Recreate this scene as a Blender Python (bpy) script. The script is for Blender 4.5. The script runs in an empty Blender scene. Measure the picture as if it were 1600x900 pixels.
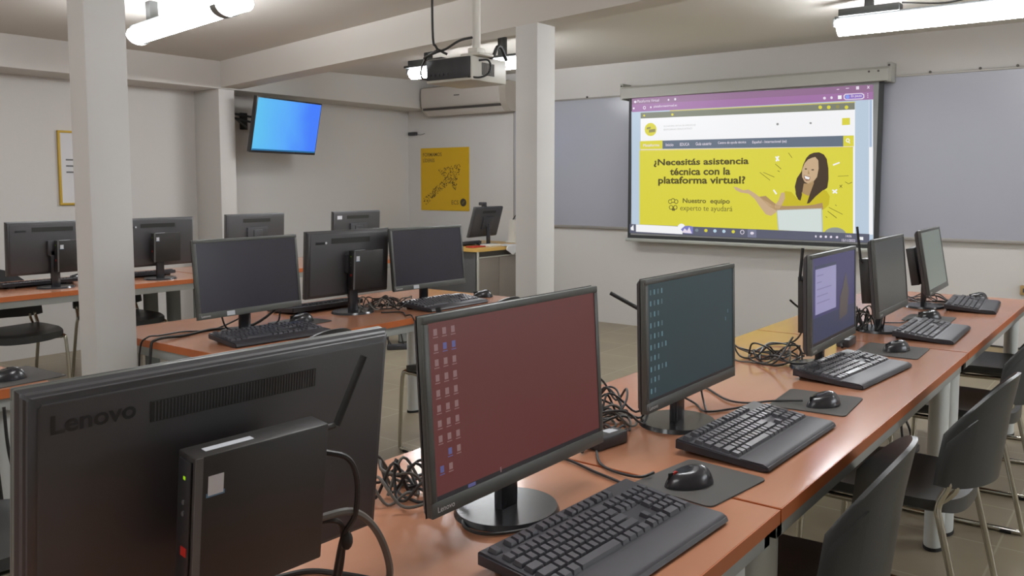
import bpy, bmesh, math, random
from mathutils import Vector, Matrix
random.seed(7)
PI = math.pi
sc = bpy.context.scene
col = sc.collection

# ---------------------------------------------------------------- camera, world, exposure
cam_d = bpy.data.cameras.new('camera'); cam = bpy.data.objects.new('camera', cam_d); col.objects.link(cam)
cam_d.sensor_width = 36.0; cam_d.lens = 36.0 * 1328.85 / 1600; cam_d.shift_y = -0.035; cam_d.clip_start = 0.05
cam.location = (0, 0, 1.37)
cam.rotation_euler = (math.radians(90 - 4.5773), 0, math.radians(37.6176))
sc.camera = cam
w = bpy.data.worlds.new('world'); sc.world = w; w.use_nodes = True
w.node_tree.nodes['Background'].inputs[0].default_value = (0.9, 0.95, 1, 1)
w.node_tree.nodes['Background'].inputs[1].default_value = 7.5
sc.view_settings.view_transform = 'Standard'; sc.view_settings.look = 'None'
sc.view_settings.exposure = 0.0; sc.view_settings.gamma = 1.0; sc.view_settings.use_curve_mapping = False
try:
    sc.cycles.use_denoising = True; sc.cycles.max_bounces = 8; sc.cycles.diffuse_bounces = 5
    sc.cycles.sample_clamp_indirect = 4.0
except Exception: pass
LAMP = 55.0          # emission of the fluorescent lenses

# ---------------------------------------------------------------- materials
def lin(c):
    f = lambda v: v / 12.92 if v <= 0.04045 else ((v + 0.055) / 1.055) ** 2.4
    return tuple(f(v / 255.0) for v in c) + (1.0,)
M = {}
def mat(name, rgb, rough=0.5, metal=0.0, var=0.0, scale=8.0, bump=0.0, bscale=60.0, spec=0.5, coat=0.0, stretch=None, emit=0.0):
    m = bpy.data.materials.new(name); m.use_nodes = True
    nt = m.node_tree; b = nt.nodes['Principled BSDF']; c = lin(rgb)
    b.inputs['Base Color'].default_value = c; b.inputs['Roughness'].default_value = rough
    b.inputs['Metallic'].default_value = metal; b.inputs['Specular IOR Level'].default_value = spec
    b.inputs['Coat Weight'].default_value = coat
    tc = nt.nodes.new('ShaderNodeTexCoord'); mp = nt.nodes.new('ShaderNodeMapping')
    nt.links.new(tc.outputs['Object'], mp.inputs[0])
    if stretch: mp.inputs['Scale'].default_value = stretch
    if var > 0:
        n = nt.nodes.new('ShaderNodeTexNoise'); n.inputs['Scale'].default_value = scale; n.inputs['Detail'].default_value = 4
        r = nt.nodes.new('ShaderNodeMixRGB'); r.blend_type = 'MIX'
        r.inputs[1].default_value = tuple(min(1, v * (1 + var)) for v in c[:3]) + (1,)
        r.inputs[2].default_value = tuple(v * (1 - var) for v in c[:3]) + (1,)
        nt.links.new(mp.outputs[0], n.inputs[0]); nt.links.new(n.outputs[0], r.inputs[0]); nt.links.new(r.outputs[0], b.inputs['Base Color'])
    if bump > 0:
        n = nt.nodes.new('ShaderNodeTexNoise'); n.inputs['Scale'].default_value = bscale
        bp = nt.nodes.new('ShaderNodeBump'); bp.inputs['Strength'].default_value = bump; bp.inputs['Distance'].default_value = 0.01
        nt.links.new(mp.outputs[0], n.inputs[0]); nt.links.new(n.outputs[0], bp.inputs['Height']); nt.links.new(bp.outputs[0], b.inputs['Normal'])
    if emit > 0:
        b.inputs['Emission Color'].default_value = c; b.inputs['Emission Strength'].default_value = emit
    M[name] = m; return m
def glow(name, rgb, s=1.0):
    return mat(name, rgb, rough=0.35, emit=s) if False else _glow(name, rgb, s)
def _glow(name, rgb, s):
    m = mat(name, (2, 2, 2), rough=0.35, spec=0.3)
    b = m.node_tree.nodes['Principled BSDF']
    b.inputs['Emission Color'].default_value = lin(rgb); b.inputs['Emission Strength'].default_value = s
    return m

mat('wall_paint', (210, 207, 203), 0.75, var=0.02, scale=1.5, bump=0.05, bscale=25, spec=0.25)
mat('ceiling_paint', (214, 210, 203), 0.8, var=0.03, scale=1.2, bump=0.05, bscale=12, spec=0.2)
mat('pillar_paint', (216, 215, 212), 0.6, var=0.015, scale=2, bump=0.04, bscale=14, spec=0.3)
mat('desk_laminate', (186, 129, 99), 0.17, var=0.07, scale=3.0, stretch=(7, 1, 7), bump=0.02, bscale=80, spec=0.9)
mat('desk_edge', (184, 100, 50), 0.45, var=0.08, scale=9)
mat('frame_grey', (162, 165, 162), 0.4, metal=0.0, var=0.02)
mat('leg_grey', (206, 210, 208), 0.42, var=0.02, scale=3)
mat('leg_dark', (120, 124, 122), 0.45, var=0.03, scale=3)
mat('black_plastic', (56, 56, 60), 0.42, bump=0.06, bscale=900, spec=0.5)
mat('black_bezel', (82, 84, 81), 0.4, bump=0.05, bscale=900, spec=0.5)
mat('black_gloss', (46, 46, 50), 0.24, spec=0.6)
mat('back_shell', (58, 57, 60), 0.47, bump=0.05, bscale=700, spec=0.7)
mat('vent_black', (40, 41, 39), 0.6)
mat('logo_grey', (44, 45, 48), 0.3)
mat('logo_white', (205, 205, 205), 0.4)
mat('pc_case', (40, 38, 37), 0.45, bump=0.08, bscale=800)
mat('pc_side', (26, 26, 29), 0.5)
mat('sticker_white', (205, 208, 214), 0.4)
mat('sticker_blue', (90, 130, 165), 0.4)
mat('red_plastic', (170, 36, 28), 0.4)
glow('led_green', (150, 200, 30), 0.9)
mat('chair_black', (52, 54, 55), 0.36, bump=0.12, bscale=420, spec=0.5)
mat('chrome', (200, 197, 185), 0.16, metal=1.0)
mat('rubber', (34, 34, 34), 0.8)
mat('key_black', (66, 65, 71), 0.34, bump=0.04, bscale=900, spec=0.55)
mat('key_body', (46, 45, 51), 0.4, bump=0.06, bscale=900, spec=0.5)
mat('palm_rest', (54, 52, 57), 0.5, bump=0.06, bscale=900, spec=0.35)
mat('pad_cloth', (80, 78, 76), 0.85, bump=0.15, bscale=1500)
mat('cable_black', (36, 35, 35), 0.5)
mat('cable_grey', (96, 92, 86), 0.55)
mat('white_plastic', (214, 211, 202), 0.4, var=0.01)
mat('projector_white', (206, 204, 194), 0.4)
mat('projector_dark', (52, 53, 56), 0.45, var=0.05, scale=20)
mat('ac_white', (196, 190, 182), 0.35)
mat('ac_side', (176, 168, 156), 0.4)
mat('slot_dark', (70, 66, 62), 0.6)
mat('board_white', (166, 168, 178), 0.22, var=0.01, scale=1.2, spec=0.5)
mat('board_frame', (160, 156, 150), 0.4, metal=0.3)
mat('screen_case', (172, 172, 164), 0.5)
mat('screen_black', (52, 54, 56), 0.7)
mat('screen_fabric', (150, 152, 152), 0.7)
mat('bar_metal', (186, 188, 182), 0.35, metal=0.2)
mat('poster_yellow', (214, 172, 20), 0.45, var=0.03, scale=3)
mat('poster_ink', (112, 92, 40), 0.5)
mat('poster_dark', (60, 54, 40), 0.5)
mat('frame_yellow', (196, 160, 44), 0.45)
mat('paper_white', (214, 214, 216), 0.6)
mat('desk_yellow', (206, 166, 90), 0.35, var=0.04, scale=4)
mat('panel_grey', (122, 114, 106), 0.5, var=0.06, scale=3, stretch=(1, 1, 6))
mat('panel_side', (86, 86, 86), 0.5, var=0.04)
mat('panel_trim', (170, 168, 160), 0.4)
mat('red_paper', (170, 50, 36), 0.6)
mat('bracket_black', (34, 34, 34), 0.5)
mat('lamp_metal', (120, 122, 122), 0.45)
mat('lamp_dark', (52, 54, 54), 0.5)
mat('lamp_diffuser', (226, 226, 226), 0.35)
mat('strap_grey', (128, 128, 126), 0.5)
glow('lamp_lens', (250, 252, 255), LAMP)
glow('lamp_lens_double', (250, 252, 255), LAMP * 1.5)
glow('lamp_skirt', (235, 235, 238), 0.45)
mat('skirting_tile', (172, 156, 126), 0.35, var=0.05, scale=4)
mat('skirting_cap', (60, 54, 50), 0.5)
mat('socket_tan', (170, 140, 90), 0.5)
mat('screw_dark', (72, 66, 60), 0.5)
mat('off_screen', (47, 45, 55), 0.24, spec=0.5)
mat('off_screen_matte', (66, 70, 70), 0.3, spec=0.6)
glow('scr_red', (100, 52, 50), 0.75)
glow('scr_teal', (46, 64, 70), 0.75)
glow('scr_purple', (62, 60, 104), 0.9)
glow('scr_purple_dark', (54, 60, 88), 0.9)
glow('scr_brown', (84, 76, 74), 0.9)
glow('scr_window', (150, 146, 186), 0.9)
glow('scr_line', (120, 116, 160), 0.9)
glow('scr_grey', (98, 100, 100), 0.8)
glow('scr_wall_reflection', (126, 134, 126), 0.75)  # wall reflection on the farthest screen, put into its glow
glow('scr_bar', (44, 40, 42), 0.8)
glow('icon_pale', (134, 104, 104), 0.8)
glow('icon_blue', (84, 84, 130), 0.9)
glow('icon_cyan', (100, 136, 146), 0.8)
glow('icon_grey', (92, 118, 126), 0.7)

# desktop wallpaper of the wall TV: a soft blue picture with a lighter beam
def tv_mat():
    m = _glow('tv_picture', (90, 170, 255), 0.95)
    nt = m.node_tree; b = nt.nodes['Principled BSDF']
    tc = nt.nodes.new('ShaderNodeTexCoord'); sx = nt.nodes.new('ShaderNodeSeparateXYZ')
    nt.links.new(tc.outputs['Object'], sx.inputs[0])
    r = nt.nodes.new('ShaderNodeMapRange'); r.inputs[1].default_value = -0.40; r.inputs[2].default_value = 0.42
    nt.links.new(sx.outputs[1], r.inputs[0])
    n = nt.nodes.new('ShaderNodeTexNoise'); n.inputs['Scale'].default_value = 3.5; nt.links.new(tc.outputs['Object'], n.inputs[0])
    a = nt.nodes.new('ShaderNodeMath'); a.operation = 'MULTIPLY_ADD'; a.inputs[1].default_value = 0.25
    nt.links.new(n.outputs[0], a.inputs[0]); nt.links.new(r.outputs[0], a.inputs[2])
    cr = nt.nodes.new('ShaderNodeValToRGB')
    cr.color_ramp.elements[0].position = 0.1; cr.color_ramp.elements[0].color = lin((98, 196, 244))
    e = cr.color_ramp.elements.new(0.6); e.color = lin((92, 172, 255))
    cr.color_ramp.elements[2].position = 1.05 if False else 1.0; cr.color_ramp.elements[2].color = lin((70, 128, 255))
    nt.links.new(a.outputs[0], cr.inputs[0]); nt.links.new(cr.outputs[0], b.inputs['Emission Color'])
tv_mat()
glow('tv_bar', (40, 110, 160), 0.9)

def pane_mat():
    m = bpy.data.materials.new('pane'); m.use_nodes = True; nt = m.node_tree; nt.nodes.clear()
    o = nt.nodes.new('ShaderNodeOutputMaterial'); mx = nt.nodes.new('ShaderNodeMixShader'); a = nt.nodes.new('ShaderNodeBsdfTransparent'); g = nt.nodes.new('ShaderNodeBsdfGlossy')
    g.inputs['Roughness'].default_value = .02; mx.inputs[0].default_value = .08
    nt.links.new(a.outputs[0], mx.inputs[1]); nt.links.new(g.outputs[0], mx.inputs[2]); nt.links.new(mx.outputs[0], o.inputs[0]); M['pane'] = m
pane_mat()
def floor_mat():
    m = mat('floor_tile', (140, 128, 108), 0.38, spec=0.4)
    nt = m.node_tree; b = nt.nodes['Principled BSDF']
    tc = nt.nodes.new('ShaderNodeTexCoord'); br = nt.nodes.new('ShaderNodeTexBrick')
    br.offset = 0.0; br.inputs['Scale'].default_value = 1.0
    br.inputs['Brick Width'].default_value = 0.45; br.inputs['Row Height'].default_value = 0.45
    br.inputs['Mortar Size'].default_value = 0.004
    br.inputs['Color1'].default_value = lin((158, 146, 124)); br.inputs['Color2'].default_value = lin((151, 140, 119))
    br.inputs['Mortar'].default_value = lin((176, 168, 148))
    n = nt.nodes.new('ShaderNodeTexNoise'); n.inputs['Scale'].default_value = 2.5; n.inputs['Detail'].default_value = 6
    mx = nt.nodes.new('ShaderNodeMixRGB'); mx.blend_type = 'MULTIPLY'; mx.inputs[0].default_value = 0.35
    nt.links.new(tc.outputs['Object'], br.inputs[0]); nt.links.new(tc.outputs['Object'], n.inputs[0])
    nt.links.new(br.outputs[0], mx.inputs[1]); nt.links.new(n.outputs[0], mx.inputs[2]); nt.links.new(mx.outputs[0], b.inputs['Base Color'])
floor_mat()

# ---------------------------------------------------------------- mesh helpers
class MB:
    def __init__(s): s.bm = bmesh.new(); s.mats = []
    def mi(s, m):
        if m not in s.mats: s.mats.append(m)
        return s.mats.index(m)
    def _fin(s, verts, m, mx=None, smooth=False):
        if mx is not None: bmesh.ops.transform(s.bm, matrix=mx, verts=verts)
        i = s.mi(m)
        for f in {f for v in verts for f in v.link_faces}: f.material_index = i; f.smooth = smooth
    def box(s, x0, y0, z0, x1, y1, z1, m, bev=0.0, mx=None, seg=2):
        r = bmesh.ops.create_cube(s.bm, size=1.0); vs = r['verts']
        for v in vs:
            v.co = Vector((x0 + (v.co.x + .5) * (x1 - x0), y0 + (v.co.y + .5) * (y1 - y0), z0 + (v.co.z + .5) * (z1 - z0)))
        if bev > 0:
            es = list({e for v in vs for e in v.link_edges})
            r = bmesh.ops.bevel(s.bm, geom=es, offset=bev, segments=seg, affect='EDGES', profile=0.5)
            vs = list({v for f in r['faces'] for v in f.verts} | {v for v in vs if v.is_valid})
            seen = set(vs); st = list(vs)
            while st:
                v = st.pop()
                for e in v.link_edges:
                    o = e.other_vert(v)
                    if o not in seen: seen.add(o); st.append(o)
            vs = list(seen)
        s._fin(vs, m, mx, bev > 0); return s
    def prism(s, prof, a0, a1, m, axis='y', mx=None, smooth=False):
        # closed 2-D outline extruded along an axis; outline coords are the two other axes in order
        def P(p, a):
            if axis == 'y': return Vector((p[0], a, p[1]))
            if axis == 'x': return Vector((a, p[0], p[1]))
            return Vector((p[0], p[1], a))
        A = [s.bm.verts.new(P(p, a0)) for p in prof]; B = [s.bm.verts.new(P(p, a1)) for p in prof]
        n = len(prof)
        for i in range(n):
            j = (i + 1) % n; s.bm.faces.new((A[i], A[j], B[j], B[i]))
        s.bm.faces.new(A[::-1]); s.bm.faces.new(B)
        s._fin(A + B, m, mx, smooth); return s
    def cyl(s, c, r, h, m, seg=32, r2=None, sx=1.0, sy=1.0, axis='z', mx=None):
        r2 = r if r2 is None else r2
        q = bmesh.ops.create_cone(s.bm, cap_ends=True, segments=seg, radius1=r, radius2=r2, depth=h)
        t = Matrix.Diagonal((sx, sy, 1, 1))
        if axis == 'x': t = Matrix.Rotation(PI / 2, 4, 'Y') @ t
        if axis == 'y': t = Matrix.Rotation(PI / 2, 4, 'X') @ t
        t = Matrix.Translation(c) @ t
        if mx is not None: t = mx @ t
        s._fin(q['verts'], m, t, True); return s
    def ball(s, c, rx, ry, rz, m, seg=20, zmin=None, mx=None):
        q = bmesh.ops.create_uvsphere(s.bm, u_segments=seg, v_segments=seg // 2, radius=1.0); vs = q['verts']
        for v in vs:
            z = v.co.z
            if zmin is not None and z < zmin: z = zmin
            v.co = Vector((c[0] + v.co.x * rx, c[1] + v.co.y * ry, c[2] + z * rz))
        s._fin(vs, m, mx, True); return s
    def tube(s, pts, r, m, seg=8, sub=6, smooth=True, mx=None, cap=True):
        P = [Vector(p) for p in pts]
        if sub > 1 and len(P) > 2:
            Q = [P[0] * 2 - P[1]] + P + [P[-1] * 2 - P[-2]]; out = []
            for i in range(1, len(Q) - 2):
                for k in range(sub):
                    t = k / sub; a, b, c, d = Q[i - 1], Q[i], Q[i + 1], Q[i + 2]
                    out.append(0.5 * ((2 * b) + (c - a) * t + (2 * a - 5 * b + 4 * c - d) * t * t + (3 * b - a - 3 * c + d) * t ** 3))
            out.append(P[-1]); P = out
        rings = []; up = None
        for i, p in enumerate(P):
            t = (P[min(i + 1, len(P) - 1)] - P[max(i - 1, 0)])
            if t.length < 1e-9: t = Vector((0, 0, 1))
            t.normalize()
            if up is None:
                up = Vector((0, 0, 1)) if abs(t.z) < 0.9 else Vector((1, 0, 0))
            up = up - t * up.dot(t)
            if up.length < 1e-6: up = t.orthogonal()
            up.normalize(); sd = t.cross(up)
            rings.append([s.bm.verts.new(p + (up * math.cos(a) + sd * math.sin(a)) * r) for a in [2 * PI * k / seg for k in range(seg)]])
        for A, B in zip(rings, rings[1:]):
            for k in range(seg):
                j = (k + 1) % seg; s.bm.faces.new((A[k], A[j], B[j], B[k]))
        if cap:
            s.bm.faces.new(rings[0][::-1]); s.bm.faces.new(rings[-1])
        s._fin([v for R in rings for v in R], m, mx, smooth); return s
    def grid(s, fn, nu, nv, m, closed=False, smooth=True):
        V = [[s.bm.verts.new(fn(i / nu, j / nv)) for j in range(nv + 1)] for i in range(nu + 1)]
        for i in range(nu):
            for j in range(nv): s.bm.faces.new((V[i][j], V[i + 1][j], V[i + 1][j + 1], V[i][j + 1]))
        s._fin([v for r in V for v in r], m, None, smooth); return s
    def poly(s, pts, m, mx=None):
        vs = [s.bm.verts.new(p) for p in pts]; s.bm.faces.new(vs); s._fin(vs, m, mx); return s
    def build(s, name, parent=None, sharp=40, keep_normals=False):
        bm = s.bm
        if not keep_normals: bmesh.ops.recalc_face_normals(bm, faces=bm.faces[:])
        me = bpy.data.meshes.new(name); bm.to_mesh(me); bm.free()
        for k in s.mats: me.materials.append(M[k])
        try: me.set_sharp_from_angle(angle=math.radians(sharp))
        except Exception: pass
        o = bpy.data.objects.new(name, me); col.objects.link(o)
        if parent is not None: o.parent = parent
        return o
_tc = {}
def text_geo(st, bold=0.0):
    k = (st, bold)
    if k not in _tc:
        cu = bpy.data.curves.new('lettering', 'FONT'); cu.body = st; cu.offset = bold; cu.resolution_u = 3
        o = bpy.data.objects.new('lettering', cu); col.objects.link(o)
        dg = bpy.context.evaluated_depsgraph_get(); dg.update()
        me = o.evaluated_get(dg).to_mesh()
        vs = [v.co.copy() for v in me.vertices]; fs = [tuple(p.vertices) for p in me.polygons]
        o.evaluated_get(dg).to_mesh_clear(); bpy.data.objects.remove(o); bpy.data.curves.remove(cu)
        _tc[k] = (vs, fs)
    return _tc[k]
def add_text(mb, st, origin, ux, uy, width, height, m, bold=0.0):
    # lettering fitted into width x height; ux/uy are the reading and up directions
    vs, fs = text_geo(st, bold); xs = [v.x for v in vs]; ys = [v.y for v in vs]
    x0, x1, y0, y1 = min(xs), max(xs), min(ys), max(ys)
    o = Vector(origin); ux = Vector(ux); uy = Vector(uy)
    nv = [mb.bm.verts.new(o + ux * ((v.x - x0) / (x1 - x0) * width) + uy * ((v.y - y0) / (y1 - y0) * height)) for v in vs]
    i = mb.mi(m)
    for f in fs:
        try: q = mb.bm.faces.new([nv[k] for k in f]); q.material_index = i
        except ValueError: pass
def tag(o, label=None, cat=None, group=None, kind=None):
    if label: o['label'] = label
    if cat: o['category'] = cat
    if group: o['group'] = group
    if kind: o['kind'] = kind
    return o
def thing(name, loc, rz, label, cat, group=None):
    o = bpy.data.objects.new(name, None); col.objects.link(o)
    o.location = loc; o.rotation_euler = (0, 0, rz); o.empty_display_size = 0.1
    return tag(o, label, cat, group)
def children(o): return [c for c in bpy.data.objects if c.parent == o]
def copy_tree(o, parent=None):
    c = o.copy(); col.objects.link(c); c.parent = parent
    for ch in children(o): copy_tree(ch, c)
    return c
def struct(name, mb, label=None, keep=False):
    o = mb.build(name, None, keep_normals=keep); o['kind'] = 'structure'
    if label: o['label'] = label
    return o

# ---------------------------------------------------------------- room shell
XL, XR, YB, YF = -7.08, 3.6, -2.6, 7.2
BY0, BY1 = 4.455, 4.655                        # the cross beam and the pillar under it
XB = -6.68                                     # inner face of the ring beam on the left wall
zc = lambda x: 2.45 + 0.06 * (x - XB)          # the roof slab rises to the right
zb = lambda x: 2.222 + 0.05 * (x - XB)         # underside of the cross beam
m = MB(); m.box(XL - .2, YB - .2, -0.1, XR + .2, YF + .2, 0, 'floor_tile'); struct('floor', m)
m = MB(); m.box(XL - .15, YB - .15, 0, XL, YF + .15, 3.2, 'wall_paint'); struct('wall_left', m)
m = MB(); m.box(XL - .15, YF, 0, XR + .15, YF + .15, 3.2, 'wall_paint'); struct('wall_front', m)
WY0, WY1, WZ0, WZ1 = 3.6, 6.4, .95, 2.15      # unseen window added in the right wall for daylight from that side
m = MB(); m.box(XR, YB - .15, 0, XR + .15, WY0, 3.2, 'wall_paint'); m.box(XR, WY1, 0, XR + .15, YF + .15, 3.2, 'wall_paint')
m.box(XR, WY0, 0, XR + .15, WY1, WZ0, 'wall_paint'); m.box(XR, WY0, WZ1, XR + .15, WY1, 3.2, 'wall_paint'); struct('wall_right', m)
m = MB()
for y in (WY0, (WY0 + WY1) / 2 - .02, WY1 - .04): m.box(XR + .05, y, WZ0, XR + .10, y + .04, WZ1, 'white_plastic', .003)
for z in (WZ0, WZ1 - .04): m.box(XR + .05, WY0, z, XR + .10, WY1, z + .04, 'white_plastic', .003)
wf = struct('added_window', m, 'unseen window added in the right wall to give daylight')
m = MB(); m.box(XR + .072, WY0 + .03, WZ0 + .03, XR + .076, WY1 - .03, WZ1 - .03, 'pane'); m.build('pane', wf)
m = MB(); m.box(XL - .15, YB - .15, 0, XR + .15, YB, 3.2, 'wall_paint'); struct('wall_back', m)
m = MB()
def ceil_pt(u, v):
    x = XL + u * (XR - XL); y = YB - .1 + v * (YF + .1 - YB)
    z = zc(x)
    if y > BY1:
        t = min(1, (y - BY1) / (YF - BY1)); z = z * (1 - t) + max(2.53, z * 0 + 2.53) * t
    return Vector((x, y, z))
ys = [0, (BY1 - YB + .1) / (YF + .1 - YB + .0)] 
rows = [YB - .1, 1.0, BY1, 5.3, 5.9, 6.5, YF + .05]; NX = 24
V0 = []
for y in rows:
    r = []
    for i in range(NX + 1):
        x = XL - .05 + (XR + .1 - XL) * i / NX; z = zc(x)
        if y > BY1:
            t = min(1, (y - BY1) / (YF - BY1)); z = z * (1 - t) + 2.53 * t
        r.append((x, y, z))
    V0.append(r)
lo = [[m.bm.verts.new(p) for p in r] for r in V0]; hi = [[m.bm.verts.new((p[0], p[1], p[2] + .12)) for p in r] for r in V0]
for a in range(len(rows) - 1):
    for i in range(NX):
        m.bm.faces.new((lo[a][i], lo[a + 1][i], lo[a + 1][i + 1], lo[a][i + 1])); m.bm.faces.new((hi[a][i], hi[a][i + 1], hi[a + 1][i + 1], hi[a + 1][i]))
for a in range(len(rows) - 1):
    for i in (0, NX): m.bm.faces.new((lo[a][i], hi[a][i], hi[a + 1][i], lo[a + 1][i]))
for i in range(NX):
    for a in (0, len(rows) - 1): m.bm.faces.new((lo[a][i], lo[a][i + 1], hi[a][i + 1], hi[a][i]))
m.mi('ceiling_paint'); struct('ceiling', m)
m = MB(); m.box(XL, YB, 2.21, XB, YF, 2.60, 'wall_paint', 0.004); struct('ceiling_beam', m, 'white ring beam along the top of the left wall')
m = MB(); m.prism([(XB + .002, zb(XB)), (XR, zb(XR)), (XR, zc(XR) + .05), (XB + .002, zc(XB) + .05)], BY0, BY1, 'ceiling_paint')
struct('ceiling_beam', m, 'white cross beam under the sloping ceiling, resting on the middle pillar')
m = MB(); m.box(XL, 4.44, 0, XB - .015, 4.60, 2.21, 'wall_paint', 0.003); struct('wall_pilaster', m, 'narrow white pilaster on the left wall beside the television')
m = MB(); m.box(-3.36, 1.58, 0, -3.23, 1.743, zc(-3.3) + .01, 'pillar_paint', 0.004); struct('pillar', m, 'white square pillar at the left between two rows of desks')
m = MB(); m.box(-3.405, BY0 + .001, 0, -3.23, BY1 - .001, zb(-3.3) + .012, 'pillar_paint', 0.004); struct('pillar', m, 'white square pillar in the middle in front of the whiteboard')
m = MB(); m.box(-1.6, YF - .012, 0, XR, YF, 0.155, 'skirting_tile'); m.box(-1.6, YF - .016, 0.155, XR, YF, 0.166, 'skirting_cap'); struct('baseboard_front', m)

# ---------------------------------------------------------------- fluorescent lamps
def lamp(name, loc, L, label, slope=0.06, strap=True, dark=False, stub=0.0, group=None, shield=False, cap=.05):
    t = thing(name, loc, 0, label, 'ceiling lamp', group); t.rotation_euler = (0, -slope, 0)
    W, D = ((.07, .072) if cap < .06 else (.055, .05)) if dark else (.082, .056); LM = 'lamp_lens_double' if dark else 'lamp_lens'
    arc = lambda a: (-math.cos(a) * W, -math.sin(a) * D)
    def lens(x0, x1, nm):
        n = 16; b = MB()
        A = [arc(-.5 + (PI + 1.0) * k / n) for k in range(n + 1)]
        for k in range(n):
            mt = LM if k < 9 or (k > 12 and not shield) else 'lamp_skirt'
            b.poly([(x0, A[k][0], A[k][1]), (x1, A[k][0], A[k][1]), (x1, A[k + 1][0], A[k + 1][1]), (x0, A[k + 1][0], A[k + 1][1])], mt)
        b.poly([(x0, a[0], a[1]) for a in A], LM); b.poly([(x1, a[0], a[1]) for a in A], LM)
        b.poly([(x0, A[0][0], A[0][1]), (x1, A[0][0], A[0][1]), (x1, A[-1][0], A[-1][1]), (x0, A[-1][0], A[-1][1])], LM)
        bmesh.ops.remove_doubles(b.bm, verts=b.bm.verts[:], dist=1e-5)
        for f in b.bm.faces: f.smooth = True
        return b.build(nm, t)
    if strap:
        lens(.02, L * .835, 'lens'); lens(L * .885, L, 'lens')
        b = MB(); A = [(-math.cos(PI * k / 14) * (W + .006), -math.sin(PI * k / 14) * (D + .006)) for k in range(15)]
        b.prism(A, L * .835, L * .885, 'strap_grey', 'x'); b.build('strap', t)
        b = MB(); A = [(-math.cos(PI * k / 14) * (W + .008), -math.sin(PI * k / 14) * (D + .012)) for k in range(15)]
        B = [(-math.cos(PI * k / 14) * (W - .004), -math.sin(PI * k / 14) * (D - .004)) for k in range(14, -1, -1)]
        b.prism(A + B, 0, .02, 'lamp_diffuser', 'x'); b.build('end_rim', t)
    else:
        lens(.02, L - .02, 'lens')
        b = MB(); b.box(-.012, -.05, -.01, .03, .05, .05, 'lamp_metal', .006); b.box(L - .03, -.05, -.01, L + .012, .05, .05, 'lamp_metal', .006); b.build('end_cap', t)
    b = MB(); b.box(0, -cap, .036, L, cap, .056, 'lamp_metal' if not dark else 'lamp_dark', .003); b.build('housing', t)
    if dark:
        b = MB(); b.box(.03, -.07, .05, .42, .03, .10, 'lamp_dark', .004); b.build('ballast', t)
    for x in (L * .17, L * .83):
        b = MB(); b.box(x - .025, -.03, .05, x + .025, .03, .05 + stub, 'lamp_dark' if dark else 'lamp_metal', .003); b.build('bracket', t)
    return t
lamp('ceiling_lamp', (-5.42, 3.0, 2.345), 1.15, 'lit fluorescent lamp with white curved lens beside the left pillar', stub=.13)
lamp('ceiling_lamp', (-1.88, 6.12, 2.46), 1.25, 'long lit fluorescent lamp hanging above the right whiteboard', slope=0.0, strap=False, dark=True, stub=.10, shield=True)
lamp('ceiling_lamp', (-5.27, 5.4, 2.325), 1.22, 'lit fluorescent lamp half hidden behind the white projector', slope=0.0, strap=False, dark=True, stub=.16, cap=.09)
for (x, y) in ((-1.6, 2.2), (1.2, 4.9), (-4.6, -.8), (-1.6, -.8)):  # unseen lamps, added to even out the room light
    lamp('ceiling_lamp', (x, y, zc(x) - .13), 1.2, 'unseen fluorescent lamp added on the ceiling to brighten the room', stub=.09, group='added ceiling lamps')
m = MB(); m.tube([(-1.45, 6.08, 2.56), (-1.2, 6.1, 2.53), (-1.02, 6.1, 2.56), (-.93, 6.1, 2.67)], .006, 'cable_black'); tag(m.build('lamp_cable'), 'black wire looping up from the lamp above the right whiteboard', 'cable')

# ---------------------------------------------------------------- whiteboard and projection screen
t = thing('whiteboard', (-5.51, 7.2, .94), 0, 'long grey-white whiteboard on the front wall behind the projection screen', 'whiteboard')
WB = 6.2
m = MB(); m.box(.012, -.022, .012, WB, -.004, 1.268, 'board_white'); m.build('panel', t)
for nm, a in (('top_frame', (0, -.028, 1.262, WB, -.001, 1.28)), ('bottom_frame', (0, -.034, -.008, WB, -.001, .016)), ('side_frame', (0, -.028, 0, .016, -.001, 1.28))):
    m = MB(); m.box(*a, 'board_frame', .002); m.build(nm, t)
for x in (.92, 2.4, 4.02, 4.36, 4.60, 4.78):
    m = MB(); m.cyl((x, -.030, 1.284), .010, .012, 'screw_dark', 12, axis='y'); m.build('screw', t)
t = thing('projection_screen', (-4.07, 7.2, .86), 0, 'pull-down projection screen showing a yellow web page', 'projection screen')
SW = 2.27; SH = 1.31
m = MB(); m.prism([(-.17, 1.31), (-.02, 1.31), (-.02, 1.42), (-.15, 1.42), (-.17, 1.40)], -.05, SW + .045, 'screen_case', 'x'); m.build('case', t)
for x in (-.07, SW + .03):
    m = MB(); m.box(x, -.16, 1.30, x + .03, -.004, 1.45, 'screen_case', .004); m.cyl((x + .015, -.162, 1.425), .009, .008, 'screw_dark', 10, axis='y'); m.build('mounting_bracket', t)
for x in (-.10, SW - .03, SW - .10):
    m = MB(); m.cyl((x + .0, -.172 if x > 0 else -.012, 1.385), .008, .008, 'screw_dark', 10, axis='y'); m.build('screw', t)
m = MB(); m.box(0, -.112, .0, SW, -.108, SH + .03, 'screen_black'); m.build('border', t)
m = MB(); m.box(.035, -.1145, .03, SW - .038, -.1125, SH + .01, 'screen_fabric'); m.build('fabric', t)
m = MB(); m.box(-.02, -.126, -.032, SW + .01, -.096, .0, 'bar_metal', .008); m.build('bottom_bar', t)
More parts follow.
